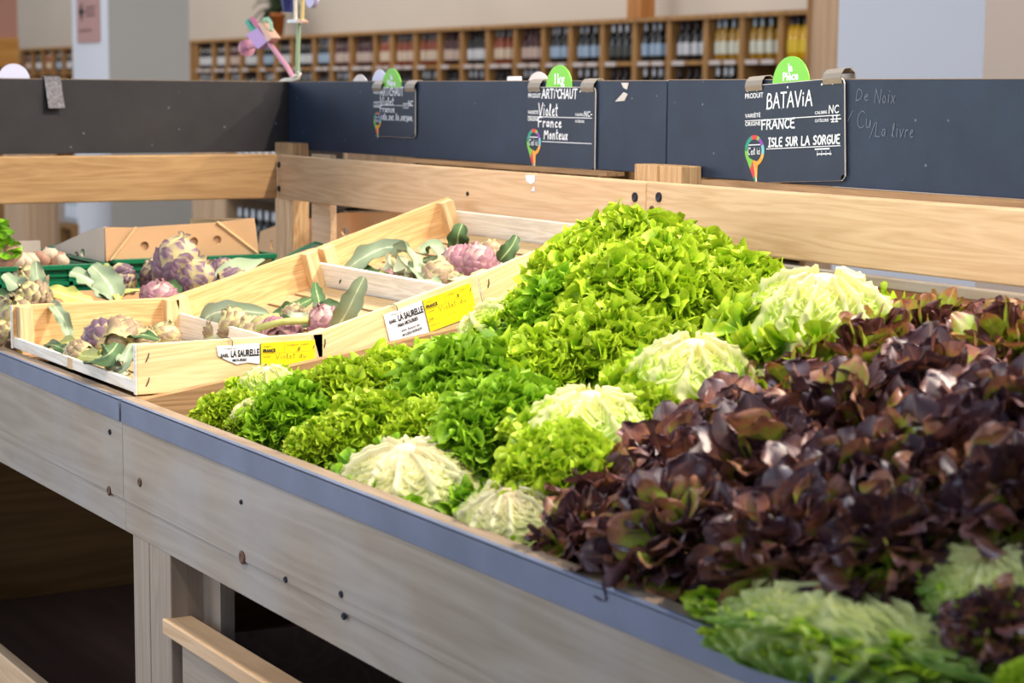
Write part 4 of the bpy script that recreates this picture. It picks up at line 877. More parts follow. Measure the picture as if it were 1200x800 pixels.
def vnoise(g, s, t, fs, ft):
    """smooth value noise over the leaf's (s, t)"""
    n = int(max(fs, ft) * 2 + 6); G_ = g.uniform(-1, 1, (n, n)); a = s * fs + 1; b = (t + 1) * ft * .5 + 1; a, b = np.broadcast_arrays(a, b)
    i = np.floor(a).astype(int); j = np.floor(b).astype(int); u = a - i; v = b - j; u = u * u * (3 - 2 * u); v = v * v * (3 - 2 * v)
    return (G_[i, j] * (1 - u) + G_[i + 1, j] * u) * (1 - v) + (G_[i, j + 1] * (1 - u) + G_[i + 1, j + 1] * u) * v
def curl_lobe(g, L_, A, waves, amp, rows=7, cols=37):
    """small ruffled end of a leaf: a fan whose margin is longer than it can lie flat"""
    s = np.linspace(0, 1, rows)[:, None]; t = np.linspace(-1, 1, cols)[None, :]; p = g.uniform(0, 6.28, 5)
    ang = A * t * (.5 + .5 * s); env = s ** 1.7
    ph = waves * np.pi * t + p[0] + .7 * np.sin(2.3 * t + p[1])
    rr = L_ * s * (1 + .14 * np.sin(1.9 * np.pi * t + p[2]) * s - .12 * t * t)
    y = amp * env * np.sin(ph) + .4 * amp * env * np.sin(2.3 * ph + p[3]) - L_ * g.uniform(.0, .5) * s ** 2.2 + .2 * L_ * t * t * s
    x = rr * np.sin(ang) + .55 * amp * env * np.sin(2 * ph + p[4]); z = rr * np.cos(ang) + .4 * amp * env * np.cos(2 * ph + p[1])
    return np.stack([x + 0 * s, y, z], -1).reshape(-1, 3), np.stack([(t * .5 + .5) + 0 * s, .35 + .65 * s + 0 * t], -1).reshape(-1, 2), rows, cols
def lobes(g, V, F, U, off, n, th0, th1, base, flat, size, zc=-.45, ax=1.0):
    for i in range(n):
        f = (i + .5) / n; c = math.cos(R(th0)) + (math.cos(R(th1)) - math.cos(R(th0))) * f; th = math.acos(c) + g.uniform(-.08, .08); ph = i * GA + g.uniform(-.3, .3)
        h = np.array([math.cos(ph), math.sin(ph), 0.0]); up = np.array([0, 0, 1.0]); rad = math.sin(th) * h + math.cos(th) * up
        tan = np.cross(rad, g.normal(size=3)); tan /= np.linalg.norm(tan)
        d = rad * .85 + tan * g.uniform(.1, .75) + up * .12; d /= np.linalg.norm(d)
        nr_ = np.cross(d, g.normal(size=3)); nr_ /= np.linalg.norm(nr_)
        inw = up * .8 - h * .6; nr_ = nr_ * .75 + inw * .5
        P, uv, nr, nc = curl_lobe(g, size * g.uniform(.75, 1.25), R(g.uniform(65, 105)), g.uniform(2.6, 4.4), size * g.uniform(.30, .46))
        b = rad * base * g.uniform(.9, 1.08); b = np.array([b[0], b[1], b[2] * flat])
        V.append(orient(P, b, d, nr_)); U.append(uv); F.append(quads(nr, nc, off)); off += nr * nc
    return off
def frilly_head(seed, n=320, flat=0.72, size=.3):
    """lettuce head, unit radius: inner rosette of leaves with a crowd of curled leaf ends over it"""
    g = np.random.default_rng(seed); V = []; F = []; U = []; off = 0
    for i in range(22):
        f = (i + .5) / 22; th = R(8 + 88 * f ** .6); ph = i * GA; h = np.array([math.cos(ph), math.sin(ph), 0.0])
        d = math.sin(th) * h + math.cos(th) * np.array([0, 0, 1.0]); nrm = -math.cos(th) * h + math.sin(th) * np.array([0, 0, 1.0])
        P, uv, nr, nc = frill_leaf(g, .92 * g.uniform(.9, 1.1), R(g.uniform(40, 55)), 4, .06, 7, 30)
        P = orient(P, np.array([0, 0, -0.45]) + h * .06, d, nrm); P[:, 2] *= flat * 1.15
        V.append(P); U.append(uv * [1, .75]); F.append(quads(nr, nc, off)); off += nr * nc
    off = lobes(g, V, F, U, off, n, 3, 108, .74, flat, size)
    return np.concatenate(V), np.concatenate(F), np.concatenate(U)
def wrap_head(seed, n=12, fr=72, flat=0.75, fsize=.32, ragged=1.0):
    """head lying base up: broad ribbed, crinkled leaves fall away from the cut stem like a tent, with curled green ends below"""
    g = np.random.default_rng(seed); V = []; F = []; U = []; off = 0
    for i in range(n):
        az = i * GA + g.uniform(-.2, .2); half = R(g.uniform(44, 62)); lay = .9 + 0.015 * i; ln = g.uniform(.86, 1.12)
        nr, nc = 44, 49
        s = np.linspace(0, 1, nr)[:, None]; t = np.linspace(-1, 1, nc)[None, :]; p = g.uniform(0, 6.28, 6)
        droop = g.uniform(.8, 1.15); q = s * ln
        rho = lay * (.16 + .98 * np.sin(1.35 * q) ** .95 * (1 - .1 * t * t)); zz = .70 - .14 * s - droop * .95 * q ** 1.9
        a = az + half * (.42 + .58 * np.minimum(1, s * 1.8)) * np.sqrt(np.clip(1 - np.clip((s - .78) / .3, 0, 1) ** 2, .08, 1)) * t * (1 + .12 * vnoise(g, s, t * 0, 6, 1)) + .10 * np.sin(3 * s + p[0])
        ch = np.abs(((s * 5.5 - 3.2 * np.abs(t) * (1 - .3 * s) + .5 * vnoise(g, s, t, 4, 4)) % 1) - .5) * 2
        vein = np.exp(-((1 - ch) / .22) ** 2) * np.clip(s * 4, 0, 1) * (1 - .6 * s)
        rib = np.exp(-(t / .085) ** 2) * (1.1 - .8 * s)
        cr = (vnoise(g, s, t, 9, 8) * .035 + vnoise(g, s, t, 19, 17) * .022) * (1 - .7 * vein)
        edge = np.clip((s - .68) / .32, 0, 1) + np.clip(np.abs(t) - .75, 0, 1) * 2 * s
        bump = .15 * rib + .075 * vein + cr * np.clip(s * 3, .2, 1) * ragged + .11 * edge * np.sin(7 * np.pi * t * (.4 + s) + p[2] + 3 * vnoise(g, s, t, 4, 5)) + .10 * edge * vnoise(g, s, t, 10, 12) + .07 * np.sin(4.3 * s + 2.5 * t + p[3]) * s
        nrh = .35 + .6 * s; nz = .85 - .55 * s
        rho = rho + bump * nrh; zz = (zz + bump * nz) * flat / .75
        V.append(np.stack([rho * np.cos(a), rho * np.sin(a), zz], -1).reshape(-1, 3)); F.append(quads(nr, nc, off)); off += nr * nc
        U.append(np.stack([(t * .5 + .5) + 0 * s, np.clip(s + .10 * vnoise(g, s, t, 8, 8), 0, 1)], -1).reshape(-1, 2))
    s = np.linspace(0, 1, 16)[:, None]; t = np.linspace(-1, 1, 40)[None, :]; rr = .9 * np.sin(1.6 * s) + .02 * vnoise(g, s, t, 8, 8) + 0 * t; zz = (.62 - .95 * s ** 1.9 + 0 * t) * flat / .75
    V.append(np.stack([rr * np.cos(np.pi * t), rr * np.sin(np.pi * t), zz], -1).reshape(-1, 3)); F.append(quads(16, 40, off)); U.append(np.stack([.3 + 0 * s + 0 * t, .3 + .5 * s + 0 * t], -1).reshape(-1, 2))
    V0, F0, U0 = np.concatenate(V), np.concatenate(F), np.concatenate(U)
    V = []; F = []; U = []
    lobes(g, V, F, U, 0, fr, 72, 114, .93, .8, fsize)
    return (V0, F0, U0), (np.concatenate(V), np.concatenate(F), np.concatenate(U))
def oak_leaf(g, L_, W):
    nr, nc = 14, 11; s = 1 - (1 - np.linspace(0, 1, nr)[:, None]) ** 1.7; t = np.linspace(-1, 1, nc)[None, :]; p = g.uniform(0, 6.28, 5)
    c0 = g.uniform(.58, .68); lobe = np.clip(1 - (np.abs(s - c0) / np.where(s > c0, 1.0 - c0, .46)) ** 2.6, 0.0, 1) ** .42
    wd = W * np.maximum(.13, lobe * (1 + .10 * np.sin(10 * s + p[0])))
    wd = np.where(s > .999, W * .45, wd)
    x = wd * t * (1 + .08 * np.sin(12 * s + p[4])); z = L_ * s + .16 * W * (1 - t * t) * s ** 4
    cup = g.uniform(-.5, .75)
    y = cup * wd * t * t + .16 * W * np.sin(7 * s + 3.2 * t + p[1]) * np.abs(t) + .16 * W * np.sin(2.6 * t + p[2]) * s - L_ * g.uniform(-.15, .5) * s ** 2.2
    return np.stack([x + 0 * s, y, z + 0 * t], -1).reshape(-1, 3), np.stack([(t * .5 + .5) + 0 * s, s + 0 * t], -1).reshape(-1, 2), nr, nc
def oak_head(seed, n=210, flat=.8):
    """loose red head, unit radius: many round-ended spoon leaves at all angles"""
    g = np.random.default_rng(seed); V = []; F = []; U = []; T = []; off = 0
    for i in range(n):
        f = (i + .5) / n; th = R(3 + 100 * f ** .6) + g.uniform(-.15, .15); ph = i * GA + g.uniform(-.4, .4); up = np.array([0, 0, 1.0])
        h = np.array([math.cos(ph), math.sin(ph), 0.0]); rad = math.sin(th) * h + math.cos(th) * up
        tan = np.cross(rad, g.normal(size=3)); tan /= np.linalg.norm(tan)
        d = rad + tan * g.uniform(0, 1.0); d /= np.linalg.norm(d)
        n0 = -math.cos(th) * h + math.sin(th) * up; r2 = np.cross(d, g.normal(size=3)); r2 /= np.linalg.norm(r2); nrm = n0 + r2 * g.uniform(0, 1.3)
        L_ = g.uniform(.40, .64); P, uv, nr, nc = oak_leaf(g, L_, g.uniform(.13, .25))
        b = rad * g.uniform(.32, .55); P = orient(P, np.array([b[0], b[1], b[2] * flat - .05]), d, nrm)
        V.append(P); U.append(uv); T.append(np.full(nr * nc, g.uniform(0, 1))); F.append(quads(nr, nc, off)); off += nr * nc
    return np.concatenate(V), np.concatenate(F), np.concatenate(U), True, np.concatenate(T)
FR = []
for k in range(4):
    me = np_mesh('lettuce_leaves', *frilly_head(20 + k)); me.materials.append(M['frill']); FR.append(me)
me = np_mesh('lettuce_leaves', *frilly_head(31, n=300, size=.33)); me.materials.append(M['frill_deep']); FR.append(me)
RD = []
for k in range(4):
    me = np_mesh('red_leaves', *oak_head(50 + k)); me.materials.append(M['red']); RD.append(me)
me = np_mesh('red_leaves', *oak_head(60)); me.materials.append(M['red_green']); RD.append(me)
WR = []
for k in range(3):
    a, b = wrap_head(70 + k); me = np_mesh('ribbed_leaves', *a); me.materials.append(M['wrap']); me2 = np_mesh('frilled_margin', *b); me2.materials.append(M['frill']); WR.append((me, me2))
a, b = wrap_head(90, n=12, fr=50, fsize=.24, ragged=2.6); me = np_mesh('ribbed_leaves', *a); me.materials.append(M['wrap_green']); me2 = np_mesh('frilled_margin', *b); me2.materials.append(M['frill']); W4 = (me, me2)
a, b = wrap_head(80, n=12, fr=46, fsize=.3, ragged=1.5); me = np_mesh('ribbed_leaves', *a); me.materials.append(M['wrap_pale']); me2 = np_mesh('frilled_margin', *b); me2.materials.append(M['frill_deep']); WR.append((me, me2)); WR.append(W4)

def head(kind, var, px, py, Y, rad, label, tilt=(0, 0), sq=1.0, stretch=1.0, yaw=None, butt=True):
    loc = at_y(px, py, Y); rot = (Matrix.Rotation(tilt[0], 3, 'X') @ Matrix.Rotation(tilt[1], 3, 'Y') @ Matrix.Rotation(rnd.uniform(0, 6.28) if yaw is None else yaw, 3, 'Z')).to_euler()
    if kind == 'wrap':
        t = empty('batavia_lettuce', loc, rot); t.scale = (rad * stretch, rad, rad * sq)
        for nm, me in zip(('ribbed_leaves', 'frilled_margin'), WR[var]):
            o = bpy.data.objects.new(nm, me); COL.objects.link(o); o.parent = t
        if butt: mb = MB(); mb.lathe([(.22, .6), (.19, .68), (.15, .735), (.14, .765), (.05, .77)], 14); mb.build('cut_stem', M['butt'], t, smooth=True)
        return tag(t, label, 'lettuce', 'green batavia lettuces')
    me = (FR if kind == 'green' else RD)[var]
    o = bpy.data.objects.new('batavia_lettuce' if kind == 'green' else 'red_oakleaf_lettuce', me); COL.objects.link(o)
    o.location = loc; o.rotation_euler = rot; o.scale = (rad * stretch, rad, rad * sq)
    return tag(o, label, 'lettuce', 'green batavia lettuces' if kind == 'green' else 'red oakleaf lettuces')
TS = R(12)
# the tall heap at the back
head('green', 0, 738, 312, 1.63, 0.10, 'bright frilly lettuce at the very top of the tall green heap', (0, 0))
head('green', 1, 690, 338, 1.57, 0.095, 'frilly lettuce on the left shoulder of the tall green heap', (0.2, -.3))
head('green', 2, 802, 335, 1.63, 0.095, 'frilly lettuce on the right shoulder of the tall green heap', (0.1, .3))
head('green', 3, 752, 362, 1.48, 0.105, 'frilly lettuce at the front face of the tall green heap', (0.55, .1))
head('green', 4, 668, 382, 1.46, 0.085, 'deep green frilly lettuce at the left foot of the tall heap', (0.3, -.5))
head('green', 1, 858, 362, 1.64, 0.088, 'frilly lettuce at the right end of the tall green heap', (0.2, .5))
head('green', 0, 822, 388, 1.54, 0.09, 'frilly lettuce low on the right of the tall heap, above the large white base', (0.5, .3))
head('green', 2, 636, 375, 1.58, 0.07, 'frilly lettuce between the tall heap and the rearmost crate', (0.3, -.4))
head('green', 3, 900, 408, 1.58, 0.07, 'frilly lettuce just left of the brightest overturned lettuce', (0.4, .3))
# the middle ground
head('green', 2, 700, 436, 1.36, 0.10, 'yellowish frilly lettuce in the middle, in front of the tall heap', (0.35, 0))
head('green', 0, 622, 455, 1.28, 0.085, 'frilly lettuce left of centre, in front of the pale torn leaves', (0.35, -.2))
head('green', 4, 545, 472, 1.20, 0.092, 'darkest green frilly lettuce, in the centre of the left half', (0.35, 0))
head('green', 3, 470, 466, 1.20, 0.08, 'frilly lettuce just below the white label of the middle crate', (0.3, -.2))
head('green', 1, 402, 482, 1.12, 0.08, 'frilly lettuce in front of the yellow label of the torn-label crate', (0.3, -.2))
head('green', 4, 345, 502, 1.05, 0.07, 'green frilly lettuce near the metal edge, right of the front left corner', (0.35, -.2))
head('green', 2, 265, 496, 1.03, 0.05, 'small frilly lettuce in the front left corner of the bin', (0.3, -.3))
head('green', 0, 430, 520, 1.06, 0.07, 'yellow-green frilly lettuce above the long pale overturned lettuce', (0.4, 0))
head('green', 4, 590, 515, 1.12, 0.078, 'dark frilly lettuce beside the long pale overturned lettuce', (0.4, .1))
head('green', 1, 652, 562, 1.05, 0.062, 'frilly lettuce in front of the small overturned lettuce, by the red ones', (0.45, .2))
head('green', 3, 765, 440, 1.40, 0.075, 'frilly lettuce behind the two overturned lettuces', (0.4, .1))
head('green', 1, 505, 512, 1.10, 0.055, 'small frilly lettuce between the darkest one and the long pale one', (0.35, -.2))
head('green', 3, 300, 498, 1.06, 0.05, 'small frilly lettuce filling in beside the front left corner one', (0.35, -.2))
head('green', 2, 378, 528, 1.0, 0.045, 'small frilly lettuce at the metal edge, left end of the long pale one', (0.4, -.2))
head('green', 2, 742, 510, 1.20, 0.06, 'small frilly lettuce tucked between the two overturned lettuces', (0.4, .1))
# lettuces lying base up
head('wrap', 0, 962, 402, 1.47, 0.10, 'overturned lettuce with the brightest white base, at the back right', (0.1, .15), 1.05)
head('wrap', 1, 812, 462, 1.31, 0.082, 'overturned lettuce with fan of white ribs, beside the red lettuces', (0.1, .15), 1.0)
head('wrap', 2, 692, 512, 1.15, 0.076, 'smaller overturned lettuce with a white crown, in the middle', (0.1, .1), 0.85)
head('wrap', 3, 482, 566, 1.015, 0.072, 'long pale overturned lettuce lying along the metal edge', (0.25, .1), 0.8, 1.35, yaw=0.2)
head('wrap', 3, 607, 612, 1.0, 0.062, 'pale overturned lettuce by the metal edge, next to the red lettuces', (0.4, .1), 0.8, 1.1, yaw=2.9)
head('wrap', 0, 314, 456, 1.10, 0.045, 'small white lettuce base in front of the torn crate label', (0.1, .1), 0.9)
head('wrap', 2, 575, 392, 1.38, 0.058, 'pale torn lettuce leaves at the left foot of the tall heap', (0.6, -.5), 0.9)
head('wrap', 1, 292, 486, 1.0, 0.026, 'little pale lettuce piece poking out near the front left corner', (0.5, -.3), 0.9)
# red oakleaf
reds = [
 (0, 715, 602, 1.08, .08, 'dark red lettuce at the left tip of the red heap, by the pale overturned one'),
 (1, 690, 640, 1.00, .06, 'dark red lettuce lowest at the left, touching the metal edge'),
 (2, 790, 576, 1.17, .09, 'dark red lettuce on the left slope of the red heap'),
 (3, 800, 650, 1.02, .09, 'dark red lettuce along the metal edge, above the green leafy one in front'),
 (0, 865, 526, 1.28, .082, 'dark red lettuce just in front of the fan of white ribs'),
 (4, 935, 482, 1.38, .08, 'red and green lettuce below the brightest overturned lettuce'),
 (1, 905, 585, 1.14, .1, 'dark red lettuce in the middle of the red heap'),
 (2, 930, 660, 1.03, .08, 'dark red lettuce right behind the foreground green one'),
 (3, 985, 520, 1.25, .095, 'dark red lettuce in the centre right of the red heap'),
 (0, 1010, 610, 1.12, .1, 'large-leaved dark red lettuce above the foreground green one'),
 (4, 1020, 440, 1.45, .085, 'red and green lettuce at the upper middle of the red heap'),
 (1, 1050, 662, 1.05, .075, 'dark red lettuce between the two green ones at the front right'),
 (4, 1095, 415, 1.56, .08, 'brightly lit red and green lettuce at the top of the red heap'),
 (2, 1090, 490, 1.36, .095, 'dark red lettuce on the right half, below the top'),
 (3, 1100, 590, 1.17, .1, 'dark red lettuce on the right, above the yellowish green one'),
 (4, 1175, 430, 1.52, .085, 'red and green lettuce at the upper right edge of the photo'),
 (0, 1185, 530, 1.28, .1, 'dark red lettuce at the right edge, halfway up'),
 (1, 1195, 620, 1.12, .085, 'dark red lettuce at the right edge, lowest there'),
 (1, 1172, 742, 1.03, .045, 'small dark red lettuce in the front right corner, by the wooden divider'),
 (2, 1190, 408, 1.62, .06, 'red lettuce rearmost at the right edge'),
]
for v, px, py, Y, r_, lb in reds: head('red', v, px, py, Y, r_, lb, (0.35, rnd.uniform(-.2, .2)))
head('wrap', 4, 985, 752, 0.99, 0.068, 'out-of-focus pale green lettuce nearest the camera, lying on the edge', (-0.22, -.08), 0.75, 2.0, yaw=0.05, butt=False)
head('wrap', 4, 1165, 678, 1.06, 0.042, 'yellowish green lettuce at the right edge among the red ones', (0.3, .1), 0.7, 1.5, yaw=0)
head('green', 2, 1207, 803, 0.93, 0.02, 'scrap of light green lettuce at the bottom right corner, outside the divider', (0.3, .1))
# ---------------------------------------------------------------- writing
def text2d(s, size, bold=0.0, shear=0.0, sx=1.0):
    cu = bpy.data.curves.new('t', 'FONT'); cu.body = s; cu.size = size; cu.offset = bold; cu.shear = shear; cu.resolution_u = 3
    ob = bpy.data.objects.new('t', cu); COL.objects.link(ob); bpy.context.view_layer.update()
    me = bpy.data.meshes.new_from_object(ob.evaluated_get(bpy.context.evaluated_depsgraph_get()))
    v = [(p.co.x * sx, p.co.y) for p in me.vertices]; f = [tuple(p.vertices) for p in me.polygons]
    bpy.data.objects.remove(ob); bpy.data.curves.remove(cu); bpy.data.meshes.remove(me)
    return v, f
G = {  # handwriting: strokes in a unit box, (width, strokes)
 'A': (.7, [[(0, 0), (.35, 1), (.7, 0)], [(.12, .36), (.6, .4)]]), 'B': (.6, [[(.05, 0), (.05, 1), (.42, .96), (.5, .76), (.38, .56), (.05, .5)], [(.38, .54), (.6, .38), (.58, .12), (.4, .0), (0, 0)]]),
 'C': (.6, [[(.6, .85), (.4, 1), (.12, .8), (.03, .45), (.15, .1), (.4, 0), (.62, .14)]]), 'E': (.5, [[(.5, 1), (.05, .97), (.03, .5), (.05, .02), (.55, .0)], [(.05, .52), (.42, .55)]]),
 'F': (.5, [[(.55, 1), (0, .97), (.05, 0)], [(.02, .52), (.42, .56)]]), 'G': (.65, [[(.6, .85), (.4, 1), (.12, .8), (.03, .45), (.15, .1), (.4, 0), (.62, .14), (.62, .45), (.38, .45)]]),
 'H': (.6, [[(.03, 1), (.03, 0)], [(.57, 1), (.57, 0)], [(.03, .5), (.57, .52)]]), 'I': (.35, [[(.17, 1), (.17, 0)], [(0, 1), (.35, 1)], [(0, 0), (.35, 0)]]),
 'L': (.5, [[(.05, 1), (.03, .02), (.5, 0)]]), 'N': (.65, [[(.03, 0), (.06, 1), (.58, 0), (.62, 1)]]), 'O': (.65, [[(.33, 1), (.1, .8), (.03, .45), (.15, .08), (.36, 0), (.58, .2), (.62, .6), (.5, .92), (.33, 1)]]),
 'R': (.6, [[(.05, 0), (.05, 1), (.4, .97), (.5, .74), (.38, .52), (.05, .48)], [(.3, .5), (.58, 0)]]), 'S': (.55, [[(.5, .88), (.3, 1), (.08, .85), (.1, .62), (.4, .45), (.5, .22), (.35, .02), (.03, .1)]]),
 'T': (.6, [[(0, 1), (.62, 1)], [(.31, 1), (.3, 0)]]), 'U': (.6, [[(.03, 1), (.05, .2), (.25, 0), (.5, .12), (.57, 1)], ]), 'V': (.65, [[(0, 1), (.33, 0), (.68, 1.05)]]),
 'i': (.22, [[(.1, .6), (.1, .05)], [(.1, .82), (.12, .86)]]), 'o': (.42, [[(.22, .55), (.05, .35), (.1, .05), (.3, .03), (.38, .3), (.22, .55)]]), 'l': (.28, [[(.02, .1), (.2, .75), (.16, 1.0), (.07, .8), (.1, .05), (.25, .05)]]),
 'e': (.4, [[(.05, .28), (.32, .36), (.3, .55), (.12, .5), (.06, .2), (.2, .0), (.4, .1)]]), 't': (.34, [[(.15, .95), (.14, .1), (.3, .05)], [(0, .62), (.34, .66)]]), 'r': (.34, [[(.05, .55), (.07, 0)], [(.06, .35), (.2, .55), (.34, .5)]]),
 'a': (.45, [[(.38, .5), (.15, .55), (.04, .25), (.15, .02), (.34, .2), (.38, .5), (.4, .05)]]), 'n': (.45, [[(.05, .55), (.07, 0)], [(.07, .4), (.25, .55), (.36, .4), (.38, .0)]]), 'c': (.36, [[(.34, .48), (.15, .52), (.04, .25), (.15, .02), (.36, .08)]]),
 'u': (.45, [[(.04, .55), (.08, .08), (.25, .02), (.36, .2), (.38, .55), (.42, .02)]]), 's': (.34, [[(.3, .5), (.12, .55), (.08, .38), (.28, .22), (.22, .02), (.02, .05)]]), 'x': (.4, [[(.02, .55), (.36, 0)], [(.36, .55), (.02, 0)]]),
 'd': (.45, [[(.36, .5), (.12, .5), (.04, .22), (.16, .02), (.34, .2), (.38, 1), (.4, .02)]]), 'g': (.45, [[(.36, .5), (.12, .5), (.06, .25), (.2, .08), (.36, .3), (.36, -.3), (.1, -.35)]]), 'v': (.4, [[(.02, .55), (.18, 0), (.38, .58)]]),
 'p': (.45, [[(.06, .55), (.06, -.4)], [(.06, .45), (.26, .56), (.38, .3), (.24, .03), (.08, .1)]]), 'P': (.5, [[(.05, 0), (.05, 1), (.4, .97), (.5, .74), (.36, .5), (.05, .48)]]), 'D': (.6, [[(.05, 0), (.05, 1), (.4, .9), (.58, .5), (.4, .1), (.02, 0)]]),
 'M': (.8, [[(.03, 0), (.1, 1), (.38, .3), (.66, 1), (.76, 0)]]), 'z': (.36, [[(.02, .52), (.34, .54), (.02, .02), (.36, .02)]]), "'": (.15, [[(.08, 1), (.04, .8)]]), ' ': (.35, []), '.': (.2, [[(.08, .02), (.1, .04)]]), '/': (.4, [[(0, -.1), (.38, 1)]]), '-': (.35, [[(0, .4), (.33, .42)]]),
}
def stroke2d(s, x, y, h, wd, sx=1.0, tw=None, slant=0.0):
    """handwritten string as ribbons; tw fits it to a total width"""
    total = sum(G[c][0] + .16 for c in s) * h
    if tw: sx = tw / total
    V = []; F = []; cx = x
    for c in s:
        w_, st = G[c]
        for line in st:
            pts = [Vector((cx + (a + slant * b) * h * sx, y + b * h)) for a, b in line]
            if len(pts) > 2:          # smooth the polyline once
                q = [pts[0]]
                for i in range(len(pts) - 1):
                    if len(pts) > 4: q += [pts[i] * .75 + pts[i + 1] * .25, pts[i] * .25 + pts[i + 1] * .75]
                    else: q += [pts[i + 1]]
                q.append(pts[-1]); pts = q
            for a, b in zip(pts, pts[1:]):
                if (b - a).length < 1e-7: continue
                d = (b - a).normalized(); n = Vector((-d.y, d.x)) * wd / 2; e = d * wd * .35; k = len(V)
                V += [a - e + n, a - e - n, b + e - n, b + e + n]; F.append((k, k + 1, k + 2, k + 3))
        cx += (w_ + .16) * h * sx
    return [(v.x, v.y) for v in V], F
class Flat:
    """collects flat lettering in a plane, built as one mesh"""
    def __init__(s): s.V = []; s.F = []; s.Z = []
    def add(s, vf, dx=0, dy=0):
        k = len(s.V); s.V += [(a + dx, b + dy) for a, b in vf[0]]
        if max((len(f) for f in vf[1]), default=0) == 4 and len(vf[0]) == 4 * len(vf[1]): s.Z += [len(s.Z) // 4 * 4e-6 + (i // 4) * 4e-6 for i in range(len(vf[0]))]
        else: s.Z += [len(s.Z) // 4 * 4e-6] * len(vf[0])
        s.F += [tuple(i + k for i in f) for f in vf[1]]; return s
    def bar(s, x0, y0, x1, y1): return s.add(([(x0, y0), (x1, y0), (x1, y1), (x0, y1)], [(0, 1, 2, 3)]))
    def poly(s, p): return s.add((p, [tuple(range(len(p)))]))
    def build(s, name, mat, parent, o, ex, ey, off=0.0004):
        o, ex, ey = Vector(o), Vector(ex).normalized(), Vector(ey).normalized(); n = ex.cross(ey)
        me = bpy.data.meshes.new(name); me.from_pydata([o + ex * a + ey * b + n * (off + z) for (a, b), z in zip(s.V, s.Z)], [], s.F); me.update()
        return link(name, me, mat, parent)

